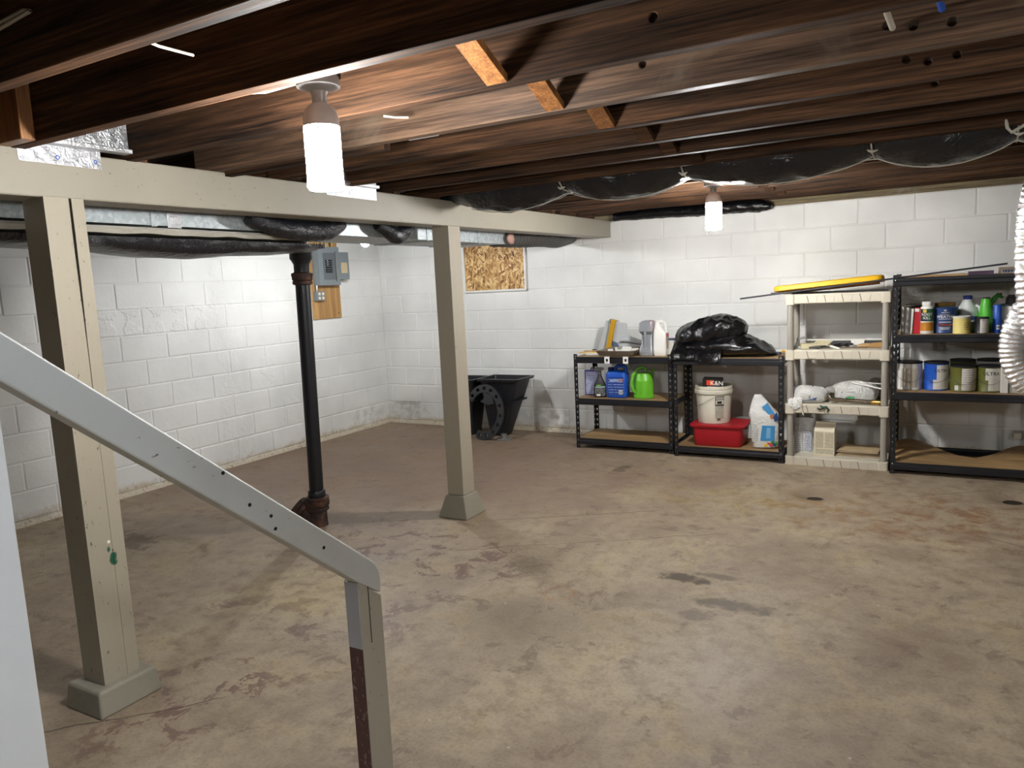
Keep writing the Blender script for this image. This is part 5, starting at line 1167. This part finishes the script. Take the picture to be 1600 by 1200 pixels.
# upper shelf
def ribbed_box():
    r = thing('silver_carton', 'white and silver ribbed carton leaning at the left of the upper shelf', 'carton', (5.335, -.58, ZU)); r.rotation_euler = (0, .06, 0)
    for i in range(5): MB().box(-.040+i*.016, -.05, 0, -.025+i*.016, .05, .195-.003*i).build('card', (M_PAPER, M_TINGREY)[i % 2], r, bevel=.002)
ribbed_box()
r = thing('red_carton', 'red carton with a small white tab beside the silver one', 'carton', (5.402, -.57, ZU)); r.rotation_euler = (0, .07, 0)
MB().box(-.026, -.05, 0, .026, .05, .185).build('carton_body', plain('bright_red_card', S(186, 30, 40), .5), r, bevel=.002); MB().box(-.024, -.0512, .158, .004, -.0495, .180).build('tab', M_PAPER, r)
def root_kill():
    r = thing('root_kill_bottle', 'bottle with a white cap printed ROOT KILL on the upper shelf', 'bottle', (5.468, -.61, ZU))
    MB().lathe([(.001, 0), (.040, 0), (.043, .004), (.043, .180), (.041, .190), (.032, .197), (.026, .200), (.001, .200)], 30).build('bottle_body', M_WHITE, r, smooth=40)
    MB().lathe([(.001, .198), (.033, .198), (.034, .202), (.034, .224), (.031, .228), (.001, .228)], 30).build('cap', M_WHITE, r, smooth=35)
    MB().patch(.0432, -160, -20, .090, .178, 18).build('label', plain('dark_green_label', S(28, 50, 60), .45), r)
    MB().patch(.0434, -88, -20, .090, .178, 10).build('label', plain('green_label', S(44, 96, 70), .45), r)
    MB().patch(.0432, -160, -20, .022, .082, 18).build('label', plain('amber_label', S(188, 126, 34), .45), r)
    MB().patch(.0436, -128, -95, .152, .174, 6).build('badge', plain('yellow_badge', S(220, 196, 60), .45), r)
    text_mb('ROOT', .027, (.0452, .138), ca=-92).build('lettering', M_PAPER, r); text_mb('KILL', .027, (.0452, .113), ca=-92).build('lettering', M_PAPER, r)
root_kill()
paint_can('dark unlabelled can behind the cartons on the upper shelf', 5.385, -.36, ZU, .074, .20, M_BLKPLA, M_STEEL, bail=False)
plain('label_grey', S(120, 126, 140), .5)
r = paint_can('navy blue stain can printed WEATHER on the upper shelf', 5.580, -.55, ZU, .080, .180, M_NAVY, M_NAVY, ((-125, -55, .052, .068, plain('maroon_band', S(120, 34, 48), .5)), (-120, -60, .10, .104, T_WHITE), (-118, -62, .078, .083, T_WHITE), (-110, -70, .030, .034, T_WHITE), (-116, -64, .040, .043, T_WHITE), (-108, -72, .146, .150, T_WHITE), (-96, -84, .158, .168, T_WHITE), (-118, -66, .132, .138, MATS['label_grey'])), (('WEATHER', .028, .118, M_PAPER, -84),))
paint_can('gold rimmed can behind the navy can on the upper shelf', 5.582, -.355, ZU, .068, .205, plain('gold_can', S(130, 116, 70), .35, .7), M_BRASS, bail=False, rimcol=M_BRASS)
def white_bottle():
    r = thing('white_jug', 'translucent white jug with a blue cap on the upper shelf', 'jug', (5.720, -.43, ZU))
    MB().lathe([(.001, 0), (.070, 0), (.076, .006), (.076, .115), (.072, .138), (.055, .175), (.030, .222), (.024, .232), (.001, .232)], 34).build('jug_body', plain('milky_plastic', S(216, 222, 220), .3), r, smooth=45)
    MB().lathe([(.001, .230), (.028, .230), (.029, .234), (.029, .255), (.026, .258), (.001, .258)], 24).build('cap', plain('royal_blue_cap', S(34, 58, 140), .4), r, smooth=40)
    MB().patch(.0764, -150, -40, .085, .112, 12).build('label', plain('blue_label', S(60, 86, 168), .5), r)
    MB().tube([(.05, -.02, .19), (.075, -.02, .17), (.080, -.02, .12), (.074, -.02, .09)], [.011, .012, .012, .011], 12).build('handle', MATS['milky_plastic'], r, smooth=60)
white_bottle()
paint_can('small pale yellow can at the front of the upper shelf', 5.682, -.635, ZU, .055, .120, plain('pale_yellow_label', S(226, 208, 128), .5), T_WHITE, ((-80, -45, .030, .085, mat_text_label('yellow_fine_print', S(220, 202, 124), S(120, 104, 60), (1, 1, 70))),), bail=False)
paint_can('small dark can with a white label at the front of the upper shelf', 5.800, -.635, ZU, .044, .112, M_BLKPLA, M_BLKPLA, ((-105, -25, .004, .104, T_WHITE), (-90, -50, .012, .045, T_PRINT), (-92, -62, .092, .096, M_INK), (-90, -64, .076, .084, T_PRINT)), bail=False)
def green_sprayer():
    r = thing('spray_bottle', 'bright green trigger spray bottle on the upper shelf', 'spray bottle', (5.832, -.47, ZU))
    MB().lathe([(.001, 0), (.040, 0), (.043, .004), (.043, .10), (.038, .16), (.030, .215), (.026, .232), (.001, .234)], 28).build('bottle_body', plain('neon_green', S(84, 196, 50), .35), r, smooth=45)
    MB().lathe([(.001, .234), (.024, .234), (.024, .242), (.001, .242)], 20).build('collar', M_BLKPLA, r, smooth=40)
    MB().tube([(.025, .02, .19), (.05, .03, .23), (.07, .04, .255), (.10, .05, .235)], [.014, .018, .017, .010], 12).build('trigger_head', plain('dark_green_trigger', S(50, 120, 44), .4), r, smooth=60)
    MB().lathe([(.001, 0), (.010, 0), (.010, .016), (.001, .016)], 12, c=(.085, .045, .252)).build('nozzle', plain('dark_red_nozzle', S(110, 24, 40), .4), r, smooth=40)
green_sprayer()
r = thing('caulk_tube', 'blue tube with a white barcode on the upper shelf', 'tube', (5.892, -.60, ZU))
MB().lathe([(.001, 0), (.026, 0), (.027, .003), (.027, .188), (.025, .192), (.001, .192)], 24).build('tube_body', M_BLUE, r, smooth=40)
MB().patch(.0272, -100, -55, .025, .055, 6).build('barcode', M_PAPER, r)
for k in range(5): MB().patch(.0276, -96+8*k, -92+8*k, .032, .048, 2).build('barcode_bar', M_INK, r)
paint_can('white paint can with a wire bail at the right of the upper shelf', 5.978, -.52, ZU, .068, .192, M_WHITE, M_BLKPLA, ((-110, 10, .02, .17, T_PRINT),))
small('jar', 'dark round jar behind the white can on the upper shelf', 'jar', MB().lathe([(.001, 0), (.035, 0), (.035, .215), (.028, .235), (.022, .236), (.022, .25), (.001, .25)], 20), plain('charcoal_jar', S(58, 56, 56), .45), (5.99, -.33, ZU))
# top of the tall shelf
small('board_offcut', 'thin pale board lying on top of the tall black shelf', 'board', MB().box(-.21, -.14, 0, .21, .14, .012), M_WOOD, (5.50, -.36, 1.428), .02, None, .001)
small('purple_box', 'flat dusty purple box on top of the tall shelf', 'box', MB().box(-.075, -.05, 0, .075, .05, .026), plain('dusty_purple', S(116, 92, 122), .55), (5.79, -.52, 1.428), .0, None, .003)
r = thing('blue_white_box', 'blue and white printed box beside the silver hose on top of the shelf', 'box', (5.965, -.50, 1.428), .05)
MB().box(-.065, -.05, 0, .065, .05, .045).build('carton', M_CARD, r, bevel=.002); MB().box(-.062, -.0515, .006, .062, -.0495, .03).build('front_panel', M_PAPER, r)
MB().box(-.052, -.0522, .009, .060, -.0512, .027).build('blue_panel', M_NAVY, r)
for k in range(6): MB().prism([(-.046+.017*k, -.0524, .011), (-.042+.017*k, -.0524, .011), (-.036+.017*k, -.0524, .024), (-.040+.017*k, -.0524, .024)], (0, -.0006, 0)).build('print_mark', M_PAPER, r)
small('wooden_peg', 'small pale wooden block on the wall below the silver hose', 'block', MB().box(-.02, -.12, 0, .03, .0, .045), M_CREAM, (6.075, -.006, .185), 0, None, .003)

# ------------------------------------------------------------------ black tubs by the back wall
def tub(label, x, y, w0, w1, d0, d1, h, shear, rz=0):
    r = thing('plastic_tub', label, 'tub', (x, y, 0), rz, 'black tapered tubs')
    def ring(t, o=0.0):
        w, d, c = w0+(w1-w0)*t+o, d0+(d1-d0)*t+o, shear*t
        return (h*t, w, d, .04, c, 0)
    zs = [ring(0), ring(.02), ring(.60), ring(.60, .030), ring(.625, .030), ring(.625, .004), ring(.96), ring(.96, .028), ring(1.0, .030)]
    zs += [(h, zs[-1][1]-.035, zs[-1][2]-.035, .03, shear, 0), (h*.3, w0+(w1-w0)*.3-.006, d0+(d1-d0)*.3-.006, .03, shear*.3, 0)]
    MB().rrect(zs).build('tub_body', M_BLKPLA, r, smooth=35)
    for k in (-.55, .0, .55): MB().prism([(w0*k, -d0-.002, .03), (w0*k+.012, -d0-.002, .03), (w1*k+shear+.012, -d1-.004, h*.93), (w1*k+shear, -d1-.004, h*.93)], (0, .02, 0)).build('rib', M_BLKPLA, r)
tub('black tapered plastic tub half hidden behind the middle post', 1.30, -.30, .10, .16, .10, .17, .585, 0.0)
tub('black tapered plastic tub standing behind the perforated ring', 1.665, -.27, .09, .22, .09, .165, .595, .08)
def ring_seg():
    r = thing('perforated_ring', 'black plastic ring with round holes propped against the tubs', 'ring', (1.64, -.585, 0.003))
    r.rotation_euler = (-.13, 0, 0)
    R0, R1, t = .19, .265, .03; n = 64; cz = R1+.012
    a0, a1 = -115, 150
    mb = MB(); rings = []
    sc = 1.04
    for i in range(n+1):
        a = math.radians(a0+(a1-a0)*i/n); c, s = math.cos(a), math.sin(a)
        rings.append([(q*c*.82, yy, cz+q*s*sc) for q, yy in ((R0, 0), (R1, 0), (R1, t), (R0, t))])
    me = mb.loft(rings).mesh('ring_body', M_BLKPLA)
    c = MB()
    for i in range(11):
        a = math.radians(a0+12+(a1-a0-24)*i/10); q = (R0+R1)/2
        c.cyl((q*math.cos(a)*.82, -.05, cz+q*math.sin(a)*sc), (q*math.cos(a)*.82, .08, cz+q*math.sin(a)*sc), .019, n=18)
    me = cut(me, c.mesh('cutter')); me.materials.clear(); me.materials.append(plain('charcoal_plastic', S(48, 49, 52), .5))
    link('ring_body', me, r, bevel=.002)
    MB().prism([(-.02, -.006, cz+.21), (.10, -.006, cz+.16), (.115, -.006, cz+.09), (.05, -.006, cz+.07), (-.03, -.006, cz+.10), (.01, -.006, cz+.15)], (0, .008, 0)).build('gusset', MATS['charcoal_plastic'], r)
ring_seg()
small('pipe_flange', 'flat grey plastic flange on the floor under the black ring', 'flange', MB().lathe([(.001, 0), (.075, 0), (.075, .012), (.03, .02), (.03, .06), (.001, .06)], 28), plain('grey_cap_plastic', S(120, 118, 114), .5), (1.83, -.50, 0))
